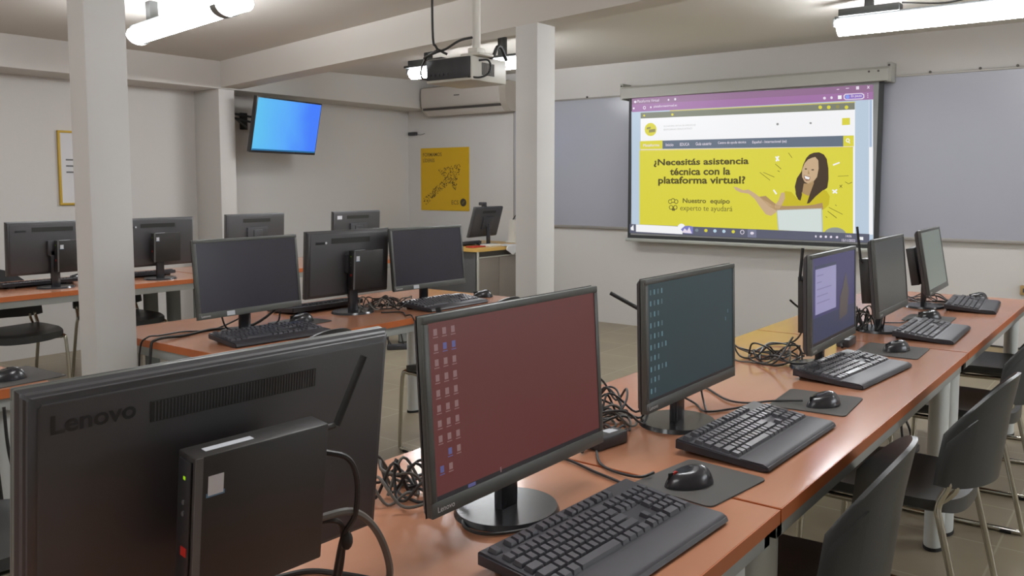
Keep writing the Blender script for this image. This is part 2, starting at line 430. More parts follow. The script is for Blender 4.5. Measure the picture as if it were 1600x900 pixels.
PIC = [
 ('p_lightblue', 0, [(0.029, 1.192), (2.193, 1.178), (2.23, 0.049), (0.044, 0.051)]),
 ('p_purple', 1, [(0.032, 1.315), (2.191, 1.288), (2.195, 1.173), (0.034, 1.184)]),
 ('p_purple2', 2, [(0.033, 1.255), (2.193, 1.233), (2.195, 1.173), (0.034, 1.184)]),
 ('p_white', 2, [(2.162, 1.172), (2.192, 1.172), (2.226, 0.11), (2.196, 0.109)]),
 ('p_white', 2, [(0.127, 1.167), (2.057, 1.158), (2.089, 0.108), (0.141, 0.131)]),
 ('p_yellowline', 3, [(0.428, 1.181), (2.056, 1.165), (2.057, 1.156), (0.428, 1.171)]),
 ('p_olive', 3, [(0.127, 1.173), (2.055, 1.156), (2.057, 1.102), (0.128, 1.12)]),
 ('p_lightblue2', 3, [(2.165, 1.172), (2.186, 1.17), (2.197, 0.803), (2.177, 0.801)]),
 ('p_slate', 3, [(0.124, 0.91), (2.055, 0.897), (2.058, 0.81), (0.125, 0.835)]),
 ('p_yellow', 4, [(0.124, 0.91), (0.359, 0.911), (0.36, 0.833), (0.125, 0.835)]),
 ('p_yellow', 4, [(1.974, 0.896), (2.055, 0.897), (2.058, 0.81), (1.976, 0.811)]),
 ('p_yellow', 4, [(1.96, 1.038), (2.021, 1.038), (2.023, 0.983), (1.961, 0.982)]),
 ('p_gold', 4, [(0.125, 0.831), (2.054, 0.807), (2.055, 0.802), (0.125, 0.825)]),
 ('p_yellow', 3, [(0.12, 0.823), (2.053, 0.802), (2.074, 0.108), (0.13, 0.131)]),
 ('p_yellow', 4, [(0.296, 1.012), (0.293, 1.031), (0.284, 1.048), (0.27, 1.062), (0.253, 1.072), (0.233, 1.075), (0.214, 1.073), (0.197, 1.065), (0.183, 1.052), (0.175, 1.036), (0.172, 1.017), (0.175, 0.998), (0.184, 0.981), (0.198, 0.967), (0.216, 0.957), (0.235, 0.954), (0.254, 0.956), (0.271, 0.964), (0.285, 0.977), (0.293, 0.994)]),
 ('p_grey', 5, [(0.194, 1.034), (0.234, 1.04), (0.234, 1.022), (0.194, 1.016)]),
 ('p_grey', 5, [(0.217, 1.013), (0.283, 1.019), (0.283, 0.991), (0.217, 0.986)]),
 ('p_yellow', 4, [(1.8, 1.133), (1.796, 1.142), (1.788, 1.149), (1.779, 1.149), (1.771, 1.144), (1.769, 1.135), (1.772, 1.126), (1.78, 1.12), (1.789, 1.119), (1.797, 1.124)]),
 ('p_yellow', 4, [(1.868, 1.129), (1.865, 1.139), (1.857, 1.145), (1.847, 1.145), (1.84, 1.14), (1.837, 1.131), (1.84, 1.122), (1.848, 1.116), (1.858, 1.115), (1.865, 1.121)]),
 ('p_yellow', 4, [(2.007, 1.122), (2.004, 1.131), (1.996, 1.137), (1.987, 1.137), (1.98, 1.132), (1.977, 1.124), (1.98, 1.114), (1.988, 1.108), (1.997, 1.108), (2.004, 1.113)]),
 ('p_grey', 4, [(1.937, 1.131), (1.934, 1.14), (1.926, 1.146), (1.917, 1.146), (1.909, 1.141), (1.907, 1.132), (1.91, 1.123), (1.917, 1.117), (1.927, 1.117), (1.934, 1.122)]),
 ('p_yellow', 4, [(0.177, 1.145), (0.173, 1.152), (0.165, 1.155), (0.157, 1.153), (0.154, 1.146), (0.158, 1.139), (0.166, 1.136), (0.174, 1.138)]),
 ('p_yellow', 4, [(0.468, 1.14), (0.464, 1.149), (0.455, 1.152), (0.445, 1.15), (0.442, 1.142), (0.446, 1.133), (0.455, 1.129), (0.464, 1.132)]),
 ('p_mid', 4, [(1.444, 1.012), (1.441, 1.02), (1.433, 1.023), (1.425, 1.021), (1.422, 1.013), (1.425, 1.005), (1.433, 1.002), (1.441, 1.005)]),
 ('p_mid', 4, [(1.72, 1.009), (1.717, 1.015), (1.71, 1.018), (1.702, 1.016), (1.699, 1.01), (1.703, 1.004), (1.71, 1.001), (1.717, 1.003)]),
 ('p_white', 5, [(2.025, 0.859), (2.023, 0.867), (2.017, 0.874), (2.009, 0.876), (2.002, 0.874), (1.997, 0.868), (1.995, 0.86), (1.997, 0.851), (2.003, 0.845), (2.01, 0.842), (2.018, 0.844), (2.023, 0.85)]),
 ('p_yellow', 6, [(2.018, 0.859), (2.016, 0.865), (2.012, 0.869), (2.007, 0.869), (2.003, 0.866), (2.002, 0.86), (2.003, 0.854), (2.008, 0.85), (2.013, 0.85), (2.017, 0.853)]),
 ('p_white', 5, [(2.02, 0.849), (2.03, 0.838), (2.026, 0.833), (2.015, 0.844)]),
 ('p_pale', 4, [(0.083, 1.276), (0.079, 1.285), (0.069, 1.289), (0.059, 1.286), (0.055, 1.278), (0.059, 1.269), (0.069, 1.265), (0.079, 1.268)]),
 ('p_pale', 4, [(0.422, 1.275), (0.42, 1.282), (0.414, 1.286), (0.408, 1.283), (0.405, 1.276), (0.408, 1.269), (0.414, 1.266), (0.42, 1.269)]),
 ('p_pale', 4, [(0.491, 1.277), (0.488, 1.285), (0.48, 1.289), (0.473, 1.286), (0.47, 1.278), (0.473, 1.27), (0.48, 1.266), (0.488, 1.269)]),
 ('p_pale', 4, [(0.065, 1.218), (0.062, 1.225), (0.054, 1.228), (0.046, 1.226), (0.042, 1.219), (0.046, 1.212), (0.054, 1.208), (0.062, 1.211)]),
 ('p_pale', 4, [(0.182, 1.217), (0.179, 1.227), (0.171, 1.233), (0.162, 1.233), (0.154, 1.228), (0.151, 1.219), (0.154, 1.209), (0.162, 1.203), (0.172, 1.203), (0.18, 1.208)]),
 ('p_purple2', 5, [(0.176, 1.218), (0.173, 1.225), (0.167, 1.228), (0.16, 1.225), (0.158, 1.219), (0.16, 1.211), (0.167, 1.208), (0.173, 1.211)]),
 ('p_pale', 4, [(0.242, 1.218), (0.24, 1.225), (0.233, 1.228), (0.227, 1.226), (0.225, 1.219), (0.227, 1.212), (0.234, 1.209), (0.24, 1.211)]),
 ('p_pale', 4, [(1.828, 1.205), (1.824, 1.214), (1.816, 1.218), (1.808, 1.215), (1.804, 1.207), (1.808, 1.198), (1.817, 1.194), (1.825, 1.197)]),
 ('p_pale', 4, [(1.882, 1.205), (1.879, 1.214), (1.872, 1.218), (1.865, 1.215), (1.862, 1.207), (1.865, 1.198), (1.873, 1.194), (1.88, 1.197)]),
 ('p_white', 4, [(1.922, 1.22), (1.951, 1.22), (1.952, 1.191), (1.923, 1.191)]),
 ('p_pale', 4, [(1.979, 1.23), (2.107, 1.228), (2.125, 1.216), (2.127, 1.19), (2.111, 1.18), (1.984, 1.181), (1.968, 1.193), (1.966, 1.217)]),
 ('p_pill', 5, [(1.984, 1.223), (2.104, 1.222), (2.118, 1.211), (2.119, 1.194), (2.106, 1.187), (1.987, 1.187), (1.975, 1.198), (1.974, 1.213)]),
 ('p_bluedot', 6, [(2.014, 1.204), (2.012, 1.213), (2.005, 1.219), (1.997, 1.222), (1.989, 1.22), (1.983, 1.214), (1.981, 1.206), (1.984, 1.198), (1.99, 1.191), (1.998, 1.188), (2.006, 1.19), (2.012, 1.196)]),
 ('p_pale', 4, [(2.156, 1.219), (2.154, 1.222), (2.15, 1.223), (2.148, 1.219), (2.15, 1.215), (2.154, 1.215)]),
 ('p_pale', 4, [(2.156, 1.205), (2.154, 1.209), (2.15, 1.209), (2.148, 1.206), (2.151, 1.202), (2.155, 1.202)]),
 ('p_pale', 4, [(2.157, 1.192), (2.155, 1.196), (2.151, 1.196), (2.149, 1.192), (2.151, 1.189), (2.155, 1.188)]),
 ('p_pale', 4, [(1.982, 1.275), (2.007, 1.275), (2.007, 1.27), (1.982, 1.27)]),
 ('p_pale', 4, [(2.061, 1.283), (2.084, 1.283), (2.085, 1.258), (2.062, 1.258)]),
 ('p_pale', 4, [(1.911, 1.272), (1.931, 1.272), (1.931, 1.267), (1.911, 1.267)]),
 ('p_pale', 4, [(2.144, 1.281), (2.148, 1.282), (2.165, 1.26), (2.16, 1.258)]),
 ('p_pale', 4, [(2.16, 1.281), (2.165, 1.279), (2.149, 1.259), (2.144, 1.261)]),
 ('p_hair', 5, [(1.743, 0.767), (1.786, 0.769), (1.824, 0.751), (1.849, 0.714), (1.864, 0.636), (1.868, 0.55), (1.86, 0.48), (1.812, 0.445), (1.762, 0.401), (1.728, 0.357), (1.697, 0.335), (1.689, 0.374), (1.655, 0.444), (1.636, 0.373), (1.61, 0.405), (1.593, 0.488), (1.609, 0.559), (1.643, 0.612), (1.659, 0.674), (1.683, 0.726), (1.708, 0.753)]),
 ('p_skin', 6, [(1.726, 0.725), (1.756, 0.732), (1.781, 0.703), (1.786, 0.637), (1.774, 0.567), (1.741, 0.522), (1.706, 0.512), (1.674, 0.529), (1.652, 0.568), (1.65, 0.63), (1.67, 0.682), (1.697, 0.712)]),
 ('p_skin2', 6, [(1.702, 0.515), (1.749, 0.541), (1.751, 0.462), (1.709, 0.409), (1.655, 0.427), (1.667, 0.515)]),
 ('p_shirt', 7, [(1.655, 0.437), (1.705, 0.413), (1.752, 0.445), (1.812, 0.466), (1.855, 0.454), (1.882, 0.411), (1.876, 0.341), (1.842, 0.306), (1.756, 0.301), (1.641, 0.299), (1.57, 0.283), (1.497, 0.293), (1.463, 0.335), (1.479, 0.407), (1.511, 0.451), (1.566, 0.444), (1.63, 0.373)]),
 ('p_hair', 8, [(1.6, 0.497), (1.645, 0.471), (1.656, 0.423), (1.644, 0.373), (1.625, 0.38), (1.602, 0.426)]),
 ('p_hair', 8, [(1.75, 0.515), (1.844, 0.55), (1.829, 0.463), (1.765, 0.406), (1.719, 0.353), (1.697, 0.348), (1.719, 0.424)]),
 ('p_skin', 8, [(1.508, 0.44), (1.513, 0.39), (1.487, 0.332), (1.452, 0.281), (1.397, 0.24), (1.35, 0.252), (1.302, 0.311), (1.249, 0.383), (1.194, 0.427), (1.117, 0.438), (1.074, 0.46), (1.053, 0.489), (1.087, 0.482), (1.146, 0.456), (1.19, 0.464), (1.242, 0.435), (1.29, 0.402), (1.366, 0.356), (1.423, 0.327), (1.458, 0.371), (1.479, 0.436)]),
 ('p_skin2', 8, [(1.29, 0.402), (1.346, 0.41), (1.394, 0.371), (1.45, 0.332), (1.514, 0.325), (1.676, 0.331), (1.755, 0.34), (1.824, 0.358), (1.834, 0.302), (1.677, 0.296), (1.534, 0.286), (1.452, 0.281), (1.367, 0.327)]),
 ('p_mouth', 9, [(1.665, 0.586), (1.722, 0.568), (1.714, 0.54), (1.688, 0.536), (1.67, 0.554)]),
 ('p_white', 10, [(1.671, 0.579), (1.717, 0.564), (1.709, 0.548), (1.68, 0.554)]),
 ('p_hair', 9, [(1.692, 0.635), (1.689, 0.638), (1.681, 0.64), (1.674, 0.639), (1.671, 0.635), (1.674, 0.631), (1.682, 0.629), (1.689, 0.631)]),
 ('p_hair', 9, [(1.75, 0.627), (1.746, 0.631), (1.738, 0.632), (1.729, 0.631), (1.726, 0.627), (1.729, 0.623), (1.738, 0.622), (1.747, 0.623)]),
 ('p_skin2', 9, [(1.703, 0.629), (1.714, 0.594), (1.697, 0.592)]),
 ('p_laptop', 9, [(1.449, 0.288), (1.816, 0.309), (1.827, 0.113), (1.468, 0.122)]),
 ('p_laptop_edge', 8, [(1.442, 0.295), (1.823, 0.316), (1.836, 0.113), (1.461, 0.122)]),
 ('p_greydome', 6, [(2.02, 0.102), (2.018, 0.114), (2.012, 0.125), (2.004, 0.135), (1.993, 0.143), (1.979, 0.15), (1.964, 0.155), (1.948, 0.158), (1.93, 0.158), (1.913, 0.157), (1.897, 0.153), (1.881, 0.147), (1.868, 0.139), (1.857, 0.13), (1.849, 0.119), (1.845, 0.108), (1.843, 0.096)]),
 ('p_ink', 5, [(1.288, 0.608), (1.379, 0.541), (1.381, 0.544), (1.29, 0.611)]),
 ('p_ink', 5, [(1.318, 0.608), (1.416, 0.567), (1.417, 0.571), (1.32, 0.611)]),
 ('p_ink', 5, [(1.42, 0.679), (1.472, 0.635), (1.475, 0.638), (1.422, 0.682)]),
 ('p_ink', 5, [(1.442, 0.621), (1.461, 0.612), (1.462, 0.616), (1.444, 0.625)]),
 ('p_ink', 5, [(1.53, 0.77), (1.562, 0.727), (1.565, 0.729), (1.533, 0.772)]),
 ('p_ink', 5, [(1.942, 0.572), (2.025, 0.575), (2.025, 0.578), (1.942, 0.575)]),
 ('p_ink', 5, [(1.999, 0.527), (2.026, 0.51), (2.028, 0.513), (2.001, 0.53)]),
 ('p_ink', 5, [(2.028, 0.51), (2.054, 0.523), (2.052, 0.527), (2.026, 0.513)]),
 ('p_ink', 5, [(1.875, 0.319), (1.987, 0.264), (1.989, 0.267), (1.877, 0.322)]),
 ('p_ink', 5, [(1.867, 0.288), (1.941, 0.233), (1.943, 0.237), (1.87, 0.291)]),
 ('p_ink', 5, [(1.926, 0.341), (1.938, 0.332), (1.94, 0.335), (1.928, 0.344)]),
 ('p_ink', 5, [(1.852, 0.243), (1.866, 0.235), (1.868, 0.238), (1.854, 0.247)]),
 ('p_ink', 5, [(1.956, 0.5), (1.977, 0.479), (1.979, 0.482), (1.959, 0.503)]),
 ('p_ink', 5, [(1.959, 0.479), (1.979, 0.503), (1.976, 0.506), (1.956, 0.482)]),
 ('p_white', 5, [(1.418, 0.738), (1.449, 0.701), (1.458, 0.709), (1.428, 0.745)]),
 ('p_white', 5, [(1.443, 0.748), (1.422, 0.705), (1.434, 0.699), (1.455, 0.742)]),
 ('p_white', 5, [(1.902, 0.658), (1.954, 0.678), (1.95, 0.689), (1.898, 0.669)]),
 ('p_white', 5, [(1.407, 0.457), (1.433, 0.421), (1.444, 0.429), (1.417, 0.465)]),
 ('p_white', 5, [(1.898, 0.458), (1.936, 0.431), (1.942, 0.441), (1.904, 0.468)]),
 ('p_white', 5, [(1.909, 0.431), (1.942, 0.462), (1.934, 0.471), (1.901, 0.44)]),
 ('p_ink2', 5, [(0.468, 0.35), (0.465, 0.361), (0.457, 0.368), (0.446, 0.371), (0.435, 0.368), (0.427, 0.36), (0.425, 0.349), (0.428, 0.339), (0.436, 0.331), (0.447, 0.328), (0.457, 0.331), (0.465, 0.339)]),
 ('p_yellow', 6, [(0.46, 0.35), (0.458, 0.357), (0.453, 0.362), (0.446, 0.364), (0.439, 0.362), (0.434, 0.357), (0.432, 0.349), (0.434, 0.342), (0.439, 0.337), (0.446, 0.335), (0.453, 0.337), (0.459, 0.342)]),
 ('p_ink2', 5, [(0.496, 0.36), (0.493, 0.371), (0.485, 0.378), (0.474, 0.381), (0.463, 0.378), (0.455, 0.37), (0.453, 0.359), (0.456, 0.349), (0.464, 0.341), (0.474, 0.338), (0.485, 0.341), (0.493, 0.349)]),
 ('p_yellow', 6, [(0.488, 0.36), (0.486, 0.367), (0.481, 0.372), (0.474, 0.374), (0.467, 0.372), (0.462, 0.367), (0.46, 0.36), (0.462, 0.352), (0.467, 0.347), (0.474, 0.345), (0.481, 0.347), (0.486, 0.353)]),
 ('p_ink2', 5, [(0.528, 0.351), (0.525, 0.361), (0.517, 0.369), (0.506, 0.372), (0.495, 0.369), (0.488, 0.361), (0.485, 0.35), (0.488, 0.339), (0.496, 0.332), (0.507, 0.329), (0.518, 0.332), (0.525, 0.34)]),
 ('p_yellow', 6, [(0.52, 0.351), (0.518, 0.358), (0.513, 0.363), (0.506, 0.365), (0.499, 0.363), (0.494, 0.358), (0.493, 0.35), (0.495, 0.343), (0.5, 0.338), (0.507, 0.336), (0.514, 0.338), (0.519, 0.343)]),
 ('p_ink2', 5, [(0.477, 0.297), (0.474, 0.308), (0.466, 0.316), (0.455, 0.318), (0.445, 0.315), (0.437, 0.307), (0.434, 0.297), (0.437, 0.286), (0.445, 0.278), (0.456, 0.275), (0.467, 0.278), (0.475, 0.286)]),
 ('p_yellow', 6, [(0.47, 0.297), (0.468, 0.304), (0.463, 0.31), (0.456, 0.312), (0.449, 0.31), (0.443, 0.304), (0.442, 0.297), (0.444, 0.289), (0.449, 0.284), (0.456, 0.282), (0.463, 0.284), (0.468, 0.29)]),
 ('p_ink2', 5, [(0.52, 0.298), (0.517, 0.309), (0.509, 0.316), (0.498, 0.319), (0.488, 0.316), (0.48, 0.308), (0.477, 0.297), (0.48, 0.287), (0.488, 0.279), (0.499, 0.276), (0.51, 0.279), (0.518, 0.287)]),
 ('p_yellow', 6, [(0.513, 0.298), (0.511, 0.305), (0.506, 0.31), (0.499, 0.312), (0.492, 0.31), (0.487, 0.305), (0.485, 0.297), (0.487, 0.29), (0.492, 0.285), (0.499, 0.283), (0.506, 0.285), (0.511, 0.291)]),
 ('p_ink2', 5, [(0.46, 0.305), (0.499, 0.305), (0.495, 0.266), (0.465, 0.266)]),
 ('p_task', 11, [(0.024, 0.132), (2.2, 0.114), (2.202, 0.044), (0.025, 0.046)]),
 ('p_white', 12, [(0.093, 0.13), (0.574, 0.124), (0.576, 0.054), (0.094, 0.061)]),
 ('p_white', 12, [(0.602, 0.119), (0.597, 0.135), (0.583, 0.147), (0.563, 0.151), (0.544, 0.146), (0.53, 0.133), (0.526, 0.117), (0.531, 0.1), (0.545, 0.089), (0.565, 0.085), (0.584, 0.09), (0.597, 0.102)]),
 ('p_violet', 13, [(0.558, 0.098), (0.596, 0.129), (0.634, 0.134), (0.68, 0.127), (0.677, 0.062), (0.597, 0.063)]),
 ('p_pale', 14, [(0.571, 0.069), (0.596, 0.109), (0.622, 0.087), (0.642, 0.122), (0.668, 0.065)]),
 ('p_white', 13, [(0.036, 0.096), (0.066, 0.125), (0.071, 0.072), (0.039, 0.075)]),
 ('p_slategrey', 13, [(0.733, 0.096), (0.729, 0.105), (0.721, 0.11), (0.711, 0.11), (0.702, 0.104), (0.699, 0.095), (0.703, 0.086), (0.711, 0.081), (0.721, 0.081), (0.73, 0.087)]),
 ('p_yellow', 13, [(0.821, 0.096), (0.818, 0.105), (0.81, 0.11), (0.799, 0.11), (0.791, 0.104), (0.788, 0.095), (0.792, 0.086), (0.8, 0.081), (0.81, 0.081), (0.818, 0.087)]),
 ('p_icyblue', 13, [(0.907, 0.095), (0.903, 0.104), (0.895, 0.11), (0.885, 0.109), (0.877, 0.103), (0.874, 0.094), (0.877, 0.086), (0.886, 0.08), (0.896, 0.081), (0.904, 0.086)]),
 ('p_icyblue', 13, [(0.991, 0.095), (0.987, 0.104), (0.979, 0.109), (0.97, 0.109), (0.962, 0.103), (0.959, 0.094), (0.962, 0.085), (0.97, 0.08), (0.98, 0.08), (0.988, 0.086)]),
 ('p_yellow', 13, [(1.078, 0.095), (1.075, 0.103), (1.067, 0.109), (1.057, 0.108), (1.049, 0.103), (1.046, 0.094), (1.049, 0.085), (1.057, 0.08), (1.067, 0.08), (1.075, 0.086)]),
 ('p_pale', 13, [(1.163, 0.094), (1.161, 0.104), (1.153, 0.111), (1.144, 0.113), (1.134, 0.11), (1.127, 0.103), (1.125, 0.092), (1.128, 0.082), (1.135, 0.075), (1.145, 0.073), (1.154, 0.076), (1.161, 0.083)]),
 ('p_task', 14, [(1.158, 0.094), (1.155, 0.102), (1.148, 0.107), (1.14, 0.107), (1.133, 0.101), (1.131, 0.093), (1.133, 0.084), (1.14, 0.079), (1.149, 0.079), (1.155, 0.085)]),
 ('p_task2', 12, [(1.192, 0.121), (1.27, 0.119), (1.272, 0.05), (1.193, 0.05)]),
 ('p_pale', 13, [(1.25, 0.087), (1.245, 0.096), (1.233, 0.1), (1.221, 0.096), (1.216, 0.086), (1.221, 0.077), (1.233, 0.074), (1.245, 0.078)]),
 ('p_pale', 13, [(1.786, 0.08), (1.784, 0.087), (1.779, 0.09), (1.774, 0.087), (1.772, 0.079), (1.775, 0.072), (1.78, 0.069), (1.785, 0.072)]),
 ('p_pale', 13, [(1.83, 0.08), (1.827, 0.087), (1.819, 0.09), (1.812, 0.087), (1.809, 0.079), (1.812, 0.072), (1.82, 0.069), (1.827, 0.072)]),
 ('p_pale', 13, [(1.871, 0.08), (1.868, 0.087), (1.861, 0.09), (1.853, 0.087), (1.851, 0.079), (1.854, 0.072), (1.861, 0.069), (1.868, 0.072)]),
 ('p_pale', 13, [(1.912, 0.08), (1.909, 0.087), (1.902, 0.09), (1.895, 0.086), (1.892, 0.079), (1.895, 0.072), (1.902, 0.069), (1.909, 0.072)]),
 ('p_pale', 13, [(1.96, 0.08), (1.957, 0.087), (1.949, 0.09), (1.942, 0.086), (1.939, 0.079), (1.943, 0.071), (1.95, 0.069), (1.957, 0.072)]),
 ('p_white', 13, [(2.123, 0.089), (2.154, 0.089), (2.155, 0.063), (2.124, 0.065)]),
]
PTX = [
 ('¿Necesitás asistencia', 0.273, 0.666, 0.916, 0.074, 'p_ink', 0.03),
 ('técnica con la', 0.44, 0.59, 0.584, 0.066, 'p_ink', 0.03),
 ('plataforma virtual?', 0.322, 0.494, 0.84, 0.085, 'p_ink', 0.03),
 ('Nuestro  equipo', 0.573, 0.326, 0.452, 0.056, 'p_ink2', 0.025),
 ('experto te ayudará', 0.549, 0.256, 0.501, 0.062, 'p_ink2', 0),
 ('Plataforma Virtual', 0.092, 1.267, 0.227, 0.026, 'p_pale', 0),
 ('plataformavirtual.ac', 0.265, 1.207, 0.238, 0.027, 'p_pale', 0.01),
 ('Plataforma', 0.161, 0.857, 0.168, 0.026, 'p_pale', 0.01),
 ('Inicio', 0.395, 0.855, 0.077, 0.027, 'p_pale', 0.01),
 ('EDUCA', 0.536, 0.855, 0.093, 0.027, 'p_pale', 0.01),
 ('Guía usuario', 0.691, 0.855, 0.15, 0.028, 'p_pale', 0.01),
 ('Centro de ayuda técnica', 0.903, 0.855, 0.259, 0.028, 'p_pale', 0.01),
 ('Español - Internacional (es)', 1.217, 0.851, 0.298, 0.029, 'p_pale', 0.01),
 ('En pausa', 2.026, 1.193, 0.082, 0.026, 'p_pale', 0.01),
 ('14:06', 2.019, 0.082, 0.045, 0.02, 'p_pale', 0.01),
 ('15/11/2022', 1.989, 0.046, 0.105, 0.021, 'p_pale', 0.01),
 ('PLATAFORMA VIRTUAL DE APRENDIZAJE', 0.372, 1.027, 0.316, 0.017, 'p_light', 0),
 ('ENTORNO EDUCATIVO', 0.373, 1.0, 0.281, 0.015, 'p_light', 0),
]
for k, c in dict(p_lightblue=(190, 208, 226), p_purple=(150, 112, 148), p_purple2=(164, 116, 168), p_white=(250, 250, 252), p_yellowline=(206, 196, 110), p_olive=(128, 132, 116),
                 p_lightblue2=(176, 196, 222), p_slate=(104, 116, 132), p_yellow=(224, 216, 70), p_gold=(222, 196, 40), p_grey=(150, 144, 90), p_mid=(150, 150, 150), p_pale=(236, 226, 240),
                 p_pill=(146, 112, 196), p_bluedot=(140, 160, 240), p_hair=(74, 58, 44), p_skin=(206, 176, 140), p_skin2=(178, 146, 104), p_shirt=(206, 190, 44), p_mouth=(150, 110, 90),
                 p_laptop=(216, 226, 222), p_laptop_edge=(184, 196, 196), p_greydome=(150, 156, 150), p_ink=(84, 76, 40), p_ink2=(112, 104, 52), p_task=(96, 98, 116), p_task2=(124, 126, 150),
                 p_violet=(130, 130, 196), p_slategrey=(130, 140, 150), p_icyblue=(190, 216, 232), p_light=(190, 190, 190)).items(): glow(k, c, 0.92)
m = MB(); yy = lambda l: -.1155 - .0003 * l
for mt, l, pts in PIC: m.poly([(x, yy(l), z) for x, z in pts], mt)
for st, x, z, wd, ht, mt, b in PTX: add_text(m, st, (x, yy(14), z), (1, 0, 0), (0, 0, 1), wd, ht, mt, b)
o = m.build('projected_page', t, keep_normals=True); o['label'] = 'lit web page with yellow banner and a woman beside a laptop'

# ---------------------------------------------------------------- air conditioner
t = thing('air_conditioner', (-6.655, 7.2, 2.13), 0, 'white wall air conditioner in the corner behind the projector', 'air conditioner')
prof = [(-.01, .0), (-.14, .0), (-.19, .04), (-.225, .10), (-.235, .2), (-.225, .29), (-.19, .31), (-.01, .31)]
m = MB(); m.prism(prof, 0, 1.20, 'ac_side', 'x'); m.build('body', t, sharp=30)
pr = [(-.205, .075), (-.232, .10), (-.243, .2), (-.233, .295), (-.222, .295), (-.226, .2), (-.20, .085)]
m = MB(); m.prism(pr, .01, 1.12, 'ac_white', 'x'); m.build('front_panel', t, sharp=50)
m = MB(); m.box(.03, -.226, .052, 1.12, -.18, .076, 'slot_dark'); m.build('air_outlet', t)
m = MB(); m.prism([(-.145, -.004), (-.198, .036), (-.204, .058), (-.19, .05), (-.14, .006)], .04, 1.12, 'ac_white', 'x'); m.build('louver', t)
m = MB(); m.box(.50, -.2435, .19, .58, -.241, .20, 'slot_dark'); m.build('badge', t)

# ---------------------------------------------------------------- wall television
t = thing('television', (-6.55, 5.07, 1.90), math.radians(10.8), 'flat television with a blue picture, tilted forward high on the left wall', 'television')
t.rotation_euler = (0, math.radians(11.7), math.radians(10.8))
TW, TH = .88, .506
m = MB(); m.box(-.045, -TW / 2, -TH / 2, -.002, TW / 2, TH / 2, 'black_gloss', .004); m.build('bezel', t)
m = MB(); m.box(-.004, -TW / 2 + .012, -TH / 2 + .022, .0006, TW / 2 - .012, TH / 2 - .012, 'tv_picture')
m.poly([(.0011, -TW / 2 + .012, -TH / 2 + .022), (.0011, TW / 2 - .012, -TH / 2 + .022), (.0011, TW / 2 - .012, -TH / 2 + .036), (.0011, -TW / 2 + .012, -TH / 2 + .036)], 'tv_bar')
m.build('screen', t)
m = MB(); m.box(-.065, -.22, -.15, -.045, .3, .12, 'black_plastic', .008); m.build('back_shell', t)
t = thing('television_bracket', (-6.66, 4.88, 1.95), 0, 'black wall bracket arm holding the tilted television', 'bracket')
m = MB(); m.box(-.414, .03, -.06, -.398, .11, .10, 'bracket_black', .003); m.build('wall_plate', t)
m = MB(); m.tube([(-.40, .06, .08), (-.10, -.28, .06), (-.03, .02, .02)], .010, 'bracket_black', 8, 1); m.tube([(-.40, .10, -.04), (-.12, -.22, .02), (-.03, .04, -.04)], .010, 'bracket_black', 8, 1); m.build('arm', t)
m = MB(); m.box(-.03, -.02, -.1, .012, .30, .06, 'bracket_black', .004); m.box(.010, .10, -.11, .062, .27, -.01, 'bracket_black', .003); m.build('mounting_plate', t)

# ---------------------------------------------------------------- posters and small wall things
t = thing('poster', (-6.873, 7.2, 1.07), 0, 'yellow poster with a dotted arrow on the front wall', 'poster')
m = MB(); m.box(0, -.008, 0, .73, -.001, .71, 'poster_yellow'); m.build('sheet', t)
m = MB(); add_text(m, 'FORMAMOS', (.035, -.0086, .615), (1, 0, 0), (0, 0, 1), .29, .042, 'poster_ink', .01); add_text(m, 'LÍDERES', (.035, -.0086, .55), (1, 0, 0), (0, 0, 1), .18, .05, 'poster_ink', .01); m.build('heading', t, keep_normals=True)
m = MB(); rr = random.Random(3); n = 0
while n < 420:
    u, v = rr.random() * .6 + .04, rr.random() * .5 + .06
    du, dv = u - .05, v - .09; L_ = math.hypot(.36, .25); al = (du * .36 + dv * .25) / L_; ac = (du * .25 - dv * .36) / L_
    def side(p, q): return (q[0] - p[0]) * (v - p[1]) - (q[1] - p[1]) * (u - p[0])
    A_, B_, C_ = (.62, .53), (.26, .46), (.53, .23)
    head = side(A_, B_) > 0 and side(B_, C_) > 0 and side(C_, A_) > 0
    if not ((0 < al < L_ and abs(ac) < .042) or head): continue
    q = .0045 + rr.random() * .004; th = rr.random() * 3
    c, s_ = math.cos(th) * q, math.sin(th) * q
    m.poly([(u + c, -.0086, v + s_), (u - s_, -.0086, v + c), (u - c, -.0086, v - s_), (u + s_, -.0086, v - c)], 'poster_ink'); n += 1
o = m.build('dotted_arrow', t, keep_normals=True)
m = MB(); m.poly([(.645 + .045 * math.cos(k * PI / 12), -.0086, .095 + .045 * math.sin(k * PI / 12)) for k in range(24)], 'poster_dark')
add_text(m, 'ECS', (.47, -.0086, .07), (1, 0, 0), (0, 0, 1), .105, .048, 'poster_ink', .015)
m.poly([(.62, -.009, .085), (.64, -.009, .075), (.672, -.009, .108), (.655, -.009, .118)], 'poster_ink'); m.build('emblem', t, keep_normals=True)
t = thing('framed_notice', (XL, 3.21, 1.2), 0, 'white notice in a thin yellow frame on the left wall behind the pillar', 'picture frame')
m = MB()
for a in ((.001, 0, 0, .022, .42, .018), (.001, 0, .582, .022, .42, .6), (.001, 0, .018, .022, .018, .582), (.001, .402, .018, .022, .42, .582)): m.box(*a, 'frame_yellow', .002)
m.build('frame', t)
m = MB(); m.box(.001, .018, .018, .012, .402, .582, 'paper_white'); m.build('notice', t)
m = MB()
for k in range(3): m.box(.012, .06, .36 - .05 * k, .0125, .34, .372 - .05 * k, 'panel_side')
m.build('printed_lines', t)
t = thing('motion_sensor', (-6.97, 7.2, 1.93), 0, 'small black sensor with a thin wire in the room corner', 'sensor')
m = MB(); m.box(-.07, -.05, 0, .045, -.001, .04, 'black_plastic', .008); m.build('body', t)
